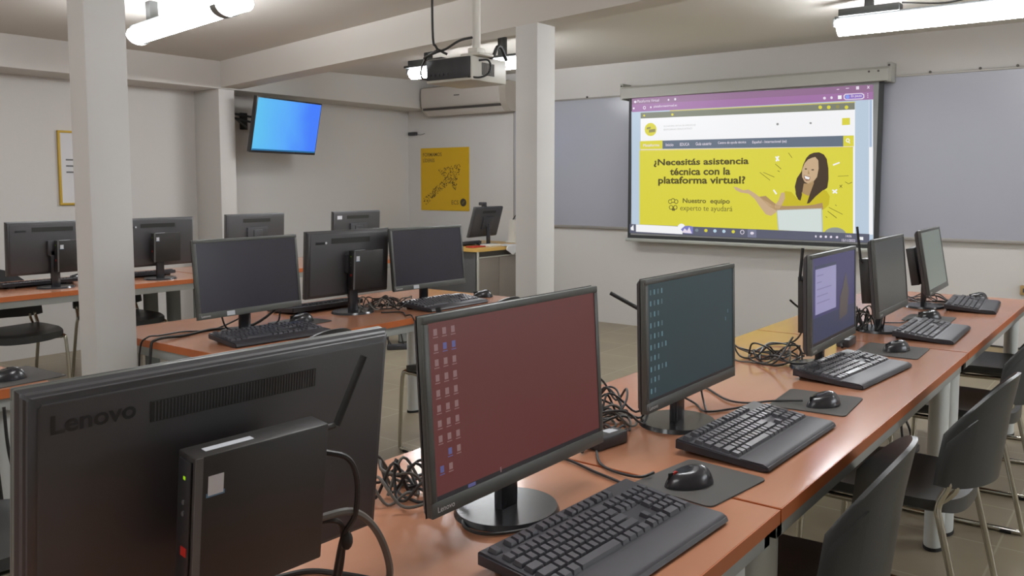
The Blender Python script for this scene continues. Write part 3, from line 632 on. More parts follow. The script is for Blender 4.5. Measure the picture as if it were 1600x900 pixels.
m = MB(); m.tube([(.045, -.012, .015), (.09, -.008, .005), (.13, -.006, .012), (.16, -.006, .02)], .003, 'cable_grey', 6); m.build('wire', t)
t = thing('wall_socket', (-.80, 7.2, .56), 0, 'small tan socket box low on the front wall', 'socket')
m = MB(); m.box(-.03, -.03, 0, .05, -.001, .07, 'socket_tan', .006); m.build('box', t)
m = MB(); m.box(-.012, -.032, .02, .03, -.03, .05, 'slot_dark'); m.build('socket_face', t)

# ---------------------------------------------------------------- projector
t = thing('projector', (-2.70, 3.15, 1.868), 0, 'white projector with a dark rear panel hanging from the ceiling', 'projector')
m = MB(); m.box(-.27, .0, .0, .03, .27, .118, 'projector_white', .008); m.build('case', t)
m = MB(); m.box(-.262, -.006, .014, .022, .006, .114, 'projector_dark', .003)
for k in range(5): m.cyl((-.235 + .028 * k, -.008, .038), .007, .004, 'black_plastic', 10, axis='y')
m.build('rear_panel', t)
m = MB()
for k in range(9): m.box(.0301, .075 + k * .011, .03, .0325, .081 + k * .011, .09, 'slot_dark')
m.build('side_vent', t)
m = MB(); m.cyl((-.18, .275, .06), .038, .03, 'black_gloss', 24, axis='y'); m.build('projector_lens', t)
t = thing('projector_mount', (-2.70, 3.22, 1.987), 0, 'white ceiling pole with black strap holding the projector', 'mount')
m = MB(); m.tube([(.0, 0, .02), (.0, 0, zc(-2.7) - 1.987 - .002)], .021, 'white_plastic', 14, 1); m.build('pole', t)
m = MB(); m.cyl((0, 0, zc(-2.7) - 1.987 - .012), .06, .018, 'white_plastic', 24); m.build('ceiling_flange', t)
m = MB(); m.box(-.06, -.05, 0.0, .06, .06, .012, 'white_plastic', .003); m.box(-.03, -.03, .012, .03, .03, .04, 'white_plastic', .004); m.build('clamp', t)
m = MB(); m.tube([(.0, .04, .006), (.03, .085, .004), (.035, .118, .056), (.035, .150, .056), (.035, .192, .0)], .0095, 'bracket_black', 8, 3); m.build('strap', t)
def cable(name, pts, r, label, group=None, mt='cable_black', cat='cable', sub=6):
    b = MB(); b.tube(pts, r, mt, 7, sub); o = b.build(name); return tag(o, label, cat, group)
cable('projector_cable', [(-2.875, 3.1, zc(-2.87) - .005), (-2.877, 3.1, 2.123), (-2.855, 3.1, 2.035), (-2.82, 3.1, 2.01), (-2.80, 3.12, 1.996)], .006, 'black cable dropping from the ceiling to the projector')
cable('projector_cable', [(-2.70, 3.19, 2.075), (-2.73, 3.13, 2.055), (-2.80, 3.11, 2.02), (-2.86, 3.11, 2.01), (-2.95, 3.12, 1.992), (-2.965, 3.15, 1.993)], .006, 'black cable tied round the pole foot above the projector')
cable('projector_cable', [(-2.668, 3.20, 1.965), (-2.64, 3.235, 1.968), (-2.642, 3.26, 1.94), (-2.64, 3.24, 1.905), (-2.655, 3.19, 1.882), (-2.69, 3.14, 1.885)], .005, 'black cable curving round the white side of the projector')
cable('projector_cable', [(-2.86, 3.11, 2.02), (-2.94, 3.13, 2.0), (-2.985, 3.135, 1.95), (-2.985, 3.135, 1.90), (-2.955, 3.14, 1.89)], .005, 'black cable bent round the left end of the projector')

# ---------------------------------------------------------------- desks
DZ = .74
def desk(x_front, x_back, y0, y1, label, rz=0.0, dark=False, piv=None, legs=((0, 0), (0, 1), (1, 0), (1, 1))):
    xm, ym = (x_front + x_back) / 2, (y0 + y1) / 2
    t = thing('classroom_desk', (xm, ym, 0), rz, label, 'desk')
    D2 = abs(x_front - x_back) / 2; L2 = (y1 - y0) / 2 - .002
    b = MB(); b.box(-D2 + .002, -L2 + .002, DZ - .028, D2 - .002, L2 - .002, DZ, 'desk_laminate'); top = b.build('tabletop', t)
    b = MB()
    for a in ((-D2, -L2, D2, -L2 + .003), (-D2, L2 - .003, D2, L2), (-D2, -L2 + .003, -D2 + .003, L2 - .003), (D2 - .003, -L2 + .003, D2, L2 - .003)):
        b.box(a[0], a[1], DZ - .029, a[2], a[3], DZ - .0006, 'desk_edge')
    b.build('edge_band', top)
    b = MB(); e = .014; f = 'frame_grey'
    for a in ((-D2 + e, -L2 + e, -D2 + e + .03, L2 - e), (D2 - e - .03, -L2 + e, D2 - e, L2 - e), (-D2 + e, -L2 + e, D2 - e, -L2 + e + .03), (-D2 + e, L2 - e - .03, D2 - e, L2 - e)):
        b.box(a[0], a[1], DZ - .070, a[2], a[3], DZ - .029, f, .002)
    b.build('frame_rail', t)
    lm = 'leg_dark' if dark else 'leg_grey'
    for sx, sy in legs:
        x = (D2 - .075) * (1 if sx else -1); y = (L2 - .085) * (1 if sy else -1)
        b = MB(); n = 22
        b.prism([(x + .034 * math.cos(2 * PI * k / n), y + .055 * math.sin(2 * PI * k / n)) for k in range(n)], .012, DZ - .029, lm, 'z', smooth=False)
        for q in b.bm.faces: q.smooth = len(q.verts) == 4
        lg = b.build('leg', t)
        b = MB(); b.prism([(x + .036 * math.cos(2 * PI * k / n), y + .058 * math.sin(2 * PI * k / n)) for k in range(n)], 0, .013, 'rubber', 'z'); b.build('foot', lg)
    return t
desk(-.567, -1.392, -.36, 1.591, 'orange-brown desk nearest the camera, carrying the red-screened monitor')
desk(-.567, -1.388, 1.594, 3.537, 'orange-brown desk in the right row, carrying the teal-screened monitor')
desk(-.567, -1.388, 3.540, 5.37, 'orange-brown desk at the far end of the right row below the projection screen')
desk(-2.80, -3.62, 1.79, 3.74, 'orange-brown desk between the two pillars, middle row', rz=math.radians(.6))
desk(-2.81, -3.62, -.70, 1.225, 'orange-brown desk cut off by the left edge, nearer than the left pillar')
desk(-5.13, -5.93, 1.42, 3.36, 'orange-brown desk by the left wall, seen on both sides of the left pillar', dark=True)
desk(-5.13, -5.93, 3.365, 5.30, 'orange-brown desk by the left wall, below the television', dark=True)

# ---------------------------------------------------------------- monitors
def monitor(loc, rz, tilt, picture, label, W=.523, H=.32, zc_=.247, pc=True, badge=True, pcx=0.0, pcy=0.0, pcz=-.02, group=None, tag_sticker=None, icons=None, antenna=None, proto_name='monitor', base=True, logo=False, backsticker=None, spot=False, small=False, chin=.026):
    """front faces local +x; origin under the stand on the desk top; tilt>0 leans the top backward"""
    t = thing(proto_name, loc, rz, label, 'monitor', group)
    px_ = .045
    R = Matrix.Translation((px_, 0, zc_)) @ Matrix.Rotation(-tilt, 4, 'Y')
    b = MB(); bz = .013
    b.box(-.016, -W / 2, -H / 2, -.004, W / 2, H / 2, 'black_bezel', .003, mx=R)
    for a in ((-W / 2, H / 2 - bz, W / 2, H / 2), (-W / 2, -H / 2, W / 2, -H / 2 + chin), (-W / 2, -H / 2 + chin, -W / 2 + bz, H / 2 - bz), (W / 2 - bz, -H / 2 + chin, W / 2, H / 2 - bz)):
        b.box(-.006, a[0], a[1], 0, a[2], a[3], 'black_bezel', .0015, mx=R)
    b.build('bezel', t)
    b = MB(); y0, y1, z0, z1 = -W / 2 + bz, W / 2 - bz, -H / 2 + chin, H / 2 - bz
    b.box(-.006, y0, z0, -.0022, y1, z1, picture, mx=R)
    if icons == 'red':
        for c in range(3):
            for r_ in range(10):
                if (c, r_) in ((2, 9), (0, 8)): continue
                yy_, zz = y0 + .017 + c * .022, z1 - .016 - r_ * .0255
                cm = 'icon_blue' if (c, r_) in ((0, 9), (1, 1), (2, 1), (1, 8)) else 'icon_pale'
                b.box(-.0022, yy_ - .0045, zz - .0055, -.0020, yy_ + .0045, zz + .0055, cm, mx=R); b.box(-.0022, yy_ - .006, zz - .0095, -.0020, yy_ + .006, zz - .008, cm, mx=R)
        b.box(-.0022, y0, z0, -.0019, y1, z0 + .008, 'scr_bar', mx=R); b.box(-.0022, y0 + .08, z0 + .001, -.0018, y0 + .1, z0 + .007, 'icon_blue', mx=R); b.box(-.0022, y0 + .17, z0 + .004, -.0018, y0 + .173, z0 + .013, 'icon_pale', mx=R)
    if icons == 'teal':
        for r_ in range(10):
            for c in range((4, 4, 3, 4, 4, 5, 3, 5, 3, 2)[r_]):
                yy_, zz = y0 + .014 + c * .019, z1 - .02 - r_ * .0262
                b.box(-.0022, yy_ - .003, zz - .006, -.0020, yy_ + .003, zz + .006, 'icon_cyan' if (r_ + c) % 2 else 'icon_grey', mx=R)
        b.box(-.0022, y1 - .05, z0 + .14, -.002, y1 - .046, z0 + .15, 'icon_cyan', mx=R); b.box(-.0022, y1 - .035, z0 + .16, -.002, y1 - .031, z0 + .17, 'icon_cyan', mx=R)
        b.box(-.0022, y0, z0, -.0019, y1, z0 + .007, 'scr_bar', mx=R)
    if icons == 'purple':
        b.box(-.0022, y0, z0, -.0019, y1, z0 + .09, 'scr_purple_dark', mx=R)
        b.prism([(y0 + .30, z0 + .05), (y0 + .40, z0 + .06), (y0 + .42, z0 + .14), (y0 + .38, z0 + .21), (y0 + .345, z0 + .16), (y0 + .31, z0 + .13)], -.0022, -.0018, 'scr_brown', 'x', mx=R)
        b.box(-.0022, y0 + .03, z0 + .10, -.0014, y0 + .26, z0 + .245, 'scr_window', mx=R); b.box(-.0022, y0 + .03, z0 + .245, -.0014, y0 + .26, z0 + .256, 'scr_purple_dark', mx=R)
        for k, l_ in enumerate((.07, .05, .16, .12, .14)): b.box(-.0014, y0 + .045, z0 + .222 - .022 * k, -.0012, y0 + .045 + l_, z0 + .225 - .022 * k, 'scr_line', mx=R)
        b.box(-.0022, y0, z0, -.0016, y1, z0 + .01, 'scr_bar', mx=R)
    b.build('screen', t)
    # tapered rear shell
    b = MB(); fw, fh = W / 2 - .002, H / 2 - .002; bw, bh = W / 2 - .022, H / 2 - .02
    A = [(-.016, -fw, -fh), (-.016, fw, -fh), (-.016, fw, fh), (-.016, -fw, fh)]; B2 = [(-.027, -fw + .003, -fh + .003), (-.027, fw - .003, -fh + .003), (-.027, fw - .003, fh - .003), (-.027, -fw + .003, fh - .003)]
    C3 = [(-.034, -bw, -bh), (-.034, bw, -bh), (-.034, bw, bh), (-.034, -bw, bh)]
    ra = [[b.bm.verts.new(p) for p in L_] for L_ in (A, B2, C3)]
    for P_, Q_ in zip(ra, ra[1:]):
        for k in range(4): b.bm.faces.new((P_[k], P_[(k + 1) % 4], Q_[(k + 1) % 4], Q_[k]))
    b.bm.faces.new(ra[0]); b.bm.faces.new(ra[2][::-1]); b._fin([v for r_ in ra for v in r_], 'back_shell', R)
    bmesh.ops.bevel(b.bm, geom=b.bm.edges[:], offset=.003, segments=2, affect='EDGES')
    for f in b.bm.faces: f.smooth = True
    sh = b.build('back_shell', t)
    # rear vent of thin slots (bow-shaped strip near the top)
    b = MB(); vy0, vy1 = (-.12, .122); vz = H / 2 - .048
    b.box(-.0356, vy0, vz - .013, -.032, vy1, vz + .013, 'vent_black', mx=R)
    if logo:
        for k in range(54): b.box(-.0362, vy0 + .003 + k * .0044, vz - .012, -.0356, vy0 + .0048 + k * .0044, vz + .012, 'back_shell', mx=R)
    b.build('rear_vent', sh)
    if logo:
        b = MB(); add_text(b, 'Lenovo', R @ Vector((-.0349, .236, H / 2 - .051)), R.to_3x3() @ Vector((0, -1, 0)), R.to_3x3() @ Vector((0, 0, 1)), .096, .022, 'logo_grey', .02); b.build('rear_lettering', sh, keep_normals=True)
    elif not small:
        b = MB(); b.box(-.0352, .155, H / 2 - .062, -.033, .215, H / 2 - .05, 'logo_grey', mx=R)
        if spot: b.cyl(R @ Vector((-.035, .155, H / 2 - .055)), .006, .003, 'sticker_white', 10, axis='x')
        b.build('rear_badge', sh)
    if backsticker:
        b = MB(); b.box(-.0356, backsticker[0], backsticker[1], -.033, backsticker[0] + .05, backsticker[1] + .03, 'sticker_white', mx=R); b.build('rear_sticker', sh)
    if badge:
        b = MB(); add_text(b, 'Lenovo', R @ Vector((.0006, -W / 2 + .012, -H / 2 + .008)), R.to_3x3() @ Vector((0, 1, 0)), R.to_3x3() @ Vector((0, 0, 1)), .042, .0095, 'logo_white', .01); b.build('front_lettering', t, keep_normals=True)
    if tag_sticker is not None:
        b = MB(); b.box(-.001, tag_sticker, -H / 2 + .004, .0008, tag_sticker + .038, -H / 2 + .022, 'sticker_white', mx=R); b.build('front_sticker', t)
    # stand
    b = MB(); b.box(-.012, -.026, .008, .008, .026, zc_ - .02, 'black_gloss', .004); b.box(-.012, -.04, zc_ - .05, .014, .04, zc_ + .04, 'black_plastic', .004); b.build('stand_neck', t)
    b = MB(); b.cyl((0, 0, .005), .108, .010, 'black_gloss', 48, r2=.103, sx=.92, sy=1.0); b.build('stand_base', t)
    if pc:
        R = R @ Matrix.Translation((.015 - pcx, 0, 0)); s = .19; ya, yb = pcy - s / 2, pcy + s / 2; zt = pcz + s / 2; zb_ = pcz - s / 2
        b = MB(); b.box(-.112, ya, zb_, -.074, yb, zt, 'pc_case', .0025, mx=R); b.box(-.1126, yb - .010, zb_ + .001, -.1115, yb - .0005, zt - .001, 'panel_side', mx=R)
        p = b.build('mini_computer', t)
        b = MB(); b.box(-.080, pcy - .05, pcz - .05, -.046 + pcx, pcy + .05, pcz + .05, 'black_plastic', .003, mx=R); b.build('mounting_bracket', p)
        b = MB(); b.box(-.107, yb, zb_ + .006, -.081, yb + .003, zt - .006, 'pc_side', .001, mx=R); b.box(-.097, yb + .003, zt - .030, -.093, yb + .0036, zt - .026, 'led_green', mx=R)
        for k in (.058, .072): b.cyl(R @ Vector((-.095, yb + .0034, zt - k)), .003, .002, 'panel_side', 8, axis='y')
        b.box(-.104, yb + .003, zb_ + .066, -.092, yb + .0038, zb_ + .077, 'red_plastic', mx=R)
        b.build('port_panel', p)
        b = MB(); b.box(-.1128, yb - .037, zt - .05, -.1115, yb - .017, zt - .026, 'sticker_white', mx=R); b.box(-.1126, yb - .039, zt - .052, -.1117, yb - .015, zt - .047, 'sticker_blue', mx=R); b.build('processor_sticker', p)
        b = MB(); b.box(-.100, yb - .085, zt - .001, -.090, yb - .02, zt + .0006, 'sticker_white', mx=R); b.build('top_sticker', p)
        if antenna:
            a0 = Vector((-.098, ya - .002, zt - .012)); d = Vector(antenna)
            b = MB(); b.tube([R @ a0, R @ (a0 + Vector((0, -.018, 0)))], .0045, 'pc_case', 10, 1); q0 = a0 + Vector((0, -.022, 0))
            b.tube([R @ q0, R @ (q0 + d * .5), R @ (q0 + d)], .0052, 'rubber', 10, 1); b.build('antenna', p)
    if small:
        b = MB(); b.box(-.05, -.09, -.07, -.03, .09, .06, 'black_plastic', .004, mx=R); b.build('rear_cover', t)
    return t
R_ = math.radians
T0 = DZ + .0005
# right row, screens towards the chairs
monitor((-.985, 1.262, T0), R_(.1), R_(3.4), 'scr_red', 'monitor with a dark red screen and rows of icons, nearest to the camera', W=.535, H=.335, icons='red', pc=True, antenna=(-.02, 0, .1))
monitor((-.998, 2.011, T0), R_(.4), R_(1.5), 'scr_teal', 'monitor with a dark teal screen, second in the right row', icons='teal', antenna=(-.085, -.02, .045))
monitor((-.922, 2.932, T0), R_(1.4), R_(1.5), 'scr_purple', 'monitor with a purple screen and an open white window', icons='purple', antenna=(.01, 0, .11), pcx=.0)
monitor((-.962, 3.848, T0), R_(1.1), R_(5.5), 'off_screen_matte', 'monitor with a dull dark grey screen, fourth in the right row', antenna=(-.01, .02, .15), W=.523, pcx=.012)
monitor((-.972, 4.735, T0), R_(1.9), R_(10), 'scr_wall_reflection', 'monitor with a pale wall reflection painted on its screen, farthest in the right row, leaning back', pcx=.015)
# the large back in the foreground
monitor((-.955, .652, T0), R_(180 - 2.1), R_(6.8), 'off_screen', 'large black monitor back with a mini computer, filling the lower left foreground', W=.53, H=.325, logo=True, pcx=.032, pcy=.022, pcz=-.010, antenna=(0, -.04, .09))
# middle row
monitor((-3.100, 2.154, T0), R_(2.1), R_(5.1), 'off_screen', 'switched-off monitor with white tag facing the camera, middle row, nearest the left pillar', tag_sticker=-.13, pc=False)
monitor((-3.155, 2.810, T0), R_(180 - .9), R_(3.3), 'off_screen', 'monitor seen from behind between two switched-off screens, middle row', spot=True, pcy=-.06, pcz=-.03)
monitor((-3.112, 3.271, T0), R_(-2.3), R_(5.6), 'off_screen', 'switched-off monitor at the far end of the middle row beside the middle pillar', tag_sticker=-.13, pc=False)
# row by the left wall, all seen from behind
monitor((-5.352, 2.385, T0), R_(180), R_(2.5), 'off_screen', 'monitor seen from behind at the far left edge, partly behind the left pillar', pcy=-.09, pcz=-.05)
monitor((-5.11 - .0, 2.95, T0), R_(180), R_(3.2), 'off_screen', 'monitor seen from behind just right of the left pillar', spot=True) if False else monitor((-5.30, 3.035, T0), R_(180), R_(3.2), 'off_screen', 'monitor seen from behind just right of the left pillar', spot=True, W=.53, pcy=-.03, pcz=-.03)
monitor((-5.445, 3.915, T0), R_(180), R_(3), 'off_screen', 'monitor seen from behind on the desk below the television, the left one', small=True, pc=False)
monitor((-5.363, 4.855, T0), R_(180), R_(3), 'off_screen', 'monitor seen from behind with a white sticker, desk below the television', small=True, pc=False, backsticker=(.175, .095))
# the teacher's monitor
DT = .765
tm = monitor((-5.36, 6.565, DT + .0005), R_(180 + 7), R_(16), 'off_screen', 'black monitor leaning back with a webcam, on the grey teacher desk', small=True, pc=False, W=.52, H=.31, zc_=.235, proto_name='monitor')
w_ = thing('webcam', (-5.375, 6.51, DT + .383), R_(187), 'small black webcam clipped on top of the teacher monitor', 'webcam')
b = MB(); b.box(-.015, -.045, .012, .03, .045, .044, 'black_plastic', .008); b.build('body', w_)
b = MB(); b.cyl((.031, 0, .028), .012, .006, 'black_gloss', 16, axis='x'); b.build('camera_lens', w_)
b = MB(); b.box(-.03, -.02, -.02, .01, .02, .014, 'black_plastic', .003); b.build('clip', w_)

# ---------------------------------------------------------------- keyboards
KROWS = [
 [(0, 1)] + [(2 + i, 1) for i in range(4)] + [(6.5 + i, 1) for i in range(4)] + [(11 + i, 1) for i in range(4)] + [(15.25 + i, 1) for i in range(3)],
 [(i, 1) for i in range(13)] + [(13, 2)] + [(15.25 + i, 1) for i in range(3)] + [(18.5 + i, 1) for i in range(4)],
 [(0, 1.5)] + [(1.5 + i, 1) for i in range(12)] + [(13.5, 1.5)] + [(15.25 + i, 1) for i in range(3)] + [(18.5 + i, 1) for i in range(3)] + [(21.5, 1, 2)],
 [(0, 1.75)] + [(1.75 + i, 1) for i in range(11)] + [(12.75, 2.25)] + [(18.5 + i, 1) for i in range(3)],
 [(0, 2.25)] + [(2.25 + i, 1) for i in range(10)] + [(12.25, 2.75), (16.25, 1)] + [(18.5 + i, 1) for i in range(3)] + [(21.5, 1, 2)],
 [(0, 1.25), (1.25, 1.25), (2.5, 1.25), (3.75, 6.25), (10, 1.25), (11.25, 1.25), (12.5, 1.25), (13.75, 1.25), (15.25, 1), (16.25, 1), (17.25, 1), (18.5, 2), (20.5, 1)]]
U = .019; KL = .452
KXR = [-.095, -.065, -.0425, -.02, .0025, .025]         # centre line of each row before the palm rest
def top_z(x): return .036 - (x + .117) * .115 if x < .045 else .0195 - (x - .03) * .075
def key_shape(b, x, y, z, wx, wy, pitch):
    R = Matrix.Translation((x, y, z)) @ Matrix.Rotation(pitch, 4, 'Y')
    hx, hy = wx / 2, wy / 2; tx, ty = hx - .0028, hy - .0024
    A = [b.bm.verts.new(p) for p in ((-hx, -hy, 0), (hx, -hy, 0), (hx, hy, 0), (-hx, hy, 0))]
    Cc = [b.bm.verts.new(p) for p in ((-tx - .0006, -ty, .0085), (tx - .0006, -ty, .0078), (tx - .0006, ty, .0078), (-tx - .0006, ty, .0085))]
    for k in range(4): b.bm.faces.new((A[k], A[(k + 1) % 4], Cc[(k + 1) % 4], Cc[k]))
    b.bm.faces.new(Cc); b.bm.faces.new(A[::-1]); b._fin(A + Cc, 'key_black', R)
_kproto = {}
def keyboard(loc, rz, label, fine, depth=.235, parts=100):
    t = thing('keyboard', loc, rz, label, 'keyboard')
    key = ('fine' if fine else 'plain', depth)
    x1 = .110 if depth > .22 else .095
    if key not in _kproto:
        b = MB()
        pf = [(-.117, .012), (-.117, .032), (-.113, .0355), (.036, .0183), (.042, .0183), (x1 - .012, .0165 if depth > .22 else .015), (x1 - .003, .012), (x1, .005), (x1 - .004, .001), (x1 - .02, .0005)]
        b.prism(pf, -KL / 2, KL / 2, 'key_body', 'y')
        bmesh.ops.bevel(b.bm, geom=[e for e in b.bm.edges if abs(e.verts[0].co.y - e.verts[1].co.y) < 1e-6], offset=.004, segments=2, affect='EDGES')
        body = b.build('body', t); _kproto[key] = {'body': body.data}
        b = MB(); b.prism([(.043, .0196), (x1 - .014, .0176), (x1 - .004, .0128), (x1 - .001, .007), (x1 - .006, .007), (.043, .014)], -KL / 2 + .003, KL / 2 - .003, 'palm_rest', 'y'); _kproto[key]['palm'] = b.build('palm_rest', t, sharp=50).data
        b = MB()
        b.box(-.11, -.02, 0, -.10, .02, .016, 'rubber', .002); o = b.build('foot', t); o.location.y = -.17; _kproto[key]['feet'] = o.data
        o = o.copy(); col.objects.link(o); o.location.y = .17
    else:
        for nm, k, yo in (('body', 'body', 0), ('palm_rest', 'palm', 0), ('foot', 'feet', -.17), ('foot', 'feet', .17)):
            o = bpy.data.objects.new(nm, _kproto[key][k]); col.objects.link(o); o.parent = t; o.location.y = yo
    ks = []
    for r, row in enumerate(KROWS):
        for q in row:
            u, wd = q[0], q[1]; dp = q[2] if len(q) > 2 else 1
            y = -11.25 * U + (u + wd / 2) * U; x = KXR[r] + (dp - 1) * .01125
            ks.append((x, y, .0225 * dp - .0022, wd * U - .0022))
    if fine:
        order = sorted(ks, key=lambda k: k[1])
        for i, (x, y, wx, wy) in enumerate(order):
            if i >= parts: continue
            sk = (round(wx, 4), round(wy, 4))
            if ('k', sk) not in _kproto:
                b = MB(); key_shape(b, 0, 0, 0, wx, wy, .115); o = b.build('key', t); _kproto[('k', sk)] = o.data
            else:
                o = bpy.data.objects.new('key', _kproto[('k', sk)]); col.objects.link(o); o.parent = t
            o.location = (x, y, top_z(x) - .001)
        rest = order[parts:]
        if rest:
            b = MB()
            for (x, y, wx, wy) in rest: key_shape(b, x, y, top_z(x) - .001, wx, wy, .115)
            o = b.build('keys', t); o['kind'] = 'stuff'
    else:
        if 'allkeys' not in _kproto:
            b = MB()
            for (x, y, wx, wy) in ks: key_shape(b, x, y, top_z(x) - .001, wx, wy, .115)
            o = b.build('keys', t); _kproto['allkeys'] = o.data
        else:
            o = bpy.data.objects.new('keys', _kproto['allkeys']); col.objects.link(o); o.parent = t
        o['kind'] = 'stuff'
    return t
keyboard((-.737, 1.245, T0), R_(-2), 'black keyboard with a wide palm rest, in front of the red-screened monitor', True)
keyboard((-.767, 2.001, T0), R_(-1), 'black keyboard in front of the teal-screened monitor', True)
keyboard((-.80, 2.915, T0), R_(-5), 'black keyboard in front of the purple-screened monitor', True)
keyboard((-.755, 3.885, T0), R_(1.7), 'black keyboard in front of the dull dark grey screen, right row', False)
keyboard((-.762, 4.867, T0), R_(5), 'black keyboard farthest away in the right row', False)
keyboard((-2.885, 2.14, T0), R_(-4), 'black keyboard in front of the switched-off monitor nearest the left pillar', False, .2)
keyboard((-2.94, 3.265, T0), R_(.7), 'black keyboard at the far end of the middle row', False, .2)
keyboard((-3.42, 2.79, T0), R_(180), 'black keyboard behind the middle-row monitor seen from behind', False, .2)
keyboard((-5.60, 2.36, T0), R_(180), 'black keyboard behind the monitor at the far left edge', False, .2)
keyboard((-5.58, 3.02, T0), R_(180), 'black keyboard behind the monitor just right of the left pillar', False, .2)

# ---------------------------------------------------------------- mice and mouse pads
def pad(x, y, rz, lx, ly, label, z=T0):
    t = MB(); n = 6; r = .016; P_ = []
    for cx, cy, a0 in ((lx / 2 - r, ly / 2 - r, 0), (-lx / 2 + r, ly / 2 - r, 90), (-lx / 2 + r, -ly / 2 + r, 180), (lx / 2 - r, -ly / 2 + r, 270)):
        for k in range(n + 1): a = R_(a0 + 90 * k / n); P_.append((cx + r * math.cos(a), cy + r * math.sin(a)))
    t.prism(P_, 0, .003, 'pad_cloth', 'z'); o = t.build('mouse_pad'); o.location = (x, y, z); o.rotation_euler = (0, 0, rz)
    return tag(o, label, 'mouse pad')
def mouse(x, y, z, rz, label, red=False):
    t = thing('computer_mouse', (x, y, z), rz, label, 'mouse')
    b = MB(); b.grid(lambda u, v: Vector(((.058 - .004 * math.sin(v * PI)) * math.cos(2 * PI * u) * math.cos(v * PI / 2) ** .55 , (.033 - .004 * math.cos(2 * PI * u) ** 2) * math.sin(2 * PI * u) * math.cos(v * PI / 2) ** .55, .001 + .036 * math.sin(v * PI / 2) * (1 + .12 * math.cos(2 * PI * u)))), 32, 10, 'black_gloss')
    bmesh.ops.remove_doubles(b.bm, verts=b.bm.verts[:], dist=1e-6); b.build('body', t)
    b = MB(); b.cyl((-.033, 0, .0255), .0075, .005, 'red_plastic' if red else 'rubber', 16, axis='y'); b.build('scroll_wheel', t)
    b = MB(); b.box(-.052, -.0006, .008, -.014, .0006, .0305, 'rubber'); b.build('button_seam', t)
    return t
pad(-.757, 1.635, R_(-7), .19, .225, 'dark grey mouse pad beside the nearest keyboard'); mouse(-.765, 1.60, T0 + .003, R_(60), 'black mouse with a red scroll wheel on the nearest pad', True)
pad(-.778, 2.452, R_(4), .21, .24, 'dark grey mouse pad between the teal and purple screens'); mouse(-.747, 2.418, T0 + .003, R_(62), 'black mouse on the pad between the teal and purple screens')
pad(-.80, 3.395, R_(2), .22, .25, 'dark grey mouse pad in front of the gap between purple and dull grey screens'); mouse(-.785, 3.395, T0 + .003, R_(55), 'black mouse on the pad right of the purple screen')
pad(-.86, 4.31, R_(2), .20, .22, 'dark grey mouse pad right of the dull grey screen'); mouse(-.86, 4.31, T0 + .003, R_(40), 'black mouse behind the keyboard of the dull grey screen')
mouse(-.80, 5.21, T0, R_(45), 'black mouse at the far end of the right row')
mouse(-3.01, 3.70 - .06, T0, R_(50), 'black mouse at the far end of the middle row')
pad(-3.12, 2.46, R_(3), .20, .22, 'dark mouse pad right of the switched-off monitor nearest the left pillar'); mouse(-3.11, 2.46, T0 + .003, R_(70), 'black mouse on the pad below the middle-row monitor seen from behind')
pad(-2.96, 2.72, R_(0), .22, .26, 'dark mouse pad under the stand side of the middle-row monitor seen from behind') if False else None
pad(-2.965, 1.165, R_(4), .26, .24, 'dark mouse pad on the desk cut off by the left edge'); mouse(-2.925, 1.14, T0 + .003, R_(80), 'shiny black mouse on the desk at the left edge')
mouse(-5.70, 2.68, T0, R_(100), 'black mouse on the desk behind the left pillar')

# ---------------------------------------------------------------- power bricks and cables
def brick(x, y, z, rz, label, L=.11):
    t = thing('power_brick', (x, y, z), rz, label, 'power adapter')
    b = MB(); b.box(-.024, -L / 2, 0, .024, L / 2, .031, 'black_plastic', .004); b.build('case', t)
    b = MB(); b.box(-.014, L / 2 - .055, .0308, .010, L / 2 - .02, .0316, 'sticker_white'); b.build('rating_sticker', t)
    b = MB(); b.tube([(0, -L / 2 + .002, .014), (0, -L / 2 - .02, .013), (.01, -L / 2 - .045, .008)], .005, 'cable_black', 8); b.build('cord_end', t)
    return t
brick(-1.05, 1.735, T0, R_(-8), 'black power brick behind the right edge of the red-screened monitor')
brick(-.975, 3.415, T0, R_(3), 'black power brick behind the purple-screened monitor', .12)
CT = T0 + .0045
def loops(cx, cy, n, label, group, rad=.07, seed=1, hi=.05, r=.0032, z=None):
    q = random.Random(seed); z = CT if z is None else z
    for i in range(n):
        p = []; a = q.random() * 6.28; ra, rb = rad * (.5 + q.random() * .7), rad * (.35 + q.random() * .6); ox, oy = q.uniform(-.4, .4) * rad, q.uniform(-.6, .6) * rad; ph = q.random() * 6.28
        N = 11 + q.randrange(6)
        for k in range(N):
            th = ph + k * .72
            p.append((cx + ox + ra * math.cos(th) * math.cos(a) - rb * math.sin(th) * math.sin(a) + .006 * k * math.cos(a), cy + oy + ra * math.cos(th) * math.sin(a) + rb * math.sin(th) * math.cos(a) + .006 * k * math.sin(a), z + r * 2 * i * .4 + max(0, q.uniform(-.6, 1) * hi) * (0 if k in (0, N - 1) else 1)))
        cable('cable', p, r, label, group, 'cable_black' if i % 4 else 'cable_grey')
loops(-1.19, 1.20, 6, 'black cable coiled behind the left edge of the red-screened monitor', 'cables behind the red screen', .085, 4, .07)
loops(-1.15, 1.93, 7, 'black cable tangled between the red and teal screens', 'cables between red and teal screens', .09, 9, .06)
loops(-1.08, 2.98, 4, 'black cable coiled behind the purple screen', 'cables behind the purple screen', .10, 12, .05)
loops(-1.07, 3.80, 6, 'black cable tangled behind the dull grey screen', 'cables behind the dull grey screen', .08, 21, .09)
loops(-1.0, 4.93, 4, 'thin cable beside the stand of the farthest screen in the right row', 'cables at the farthest screen', .10, 5, .03)
loops(-3.10, 2.97, 5, 'black cable tangled between the middle-row monitors', 'cables in the middle row', .08, 33, .055)
loops(-3.12, 3.06, 2, 'black cable looping up left of the far middle-row monitor', 'cable loops in the middle row', .12, 41, .05)
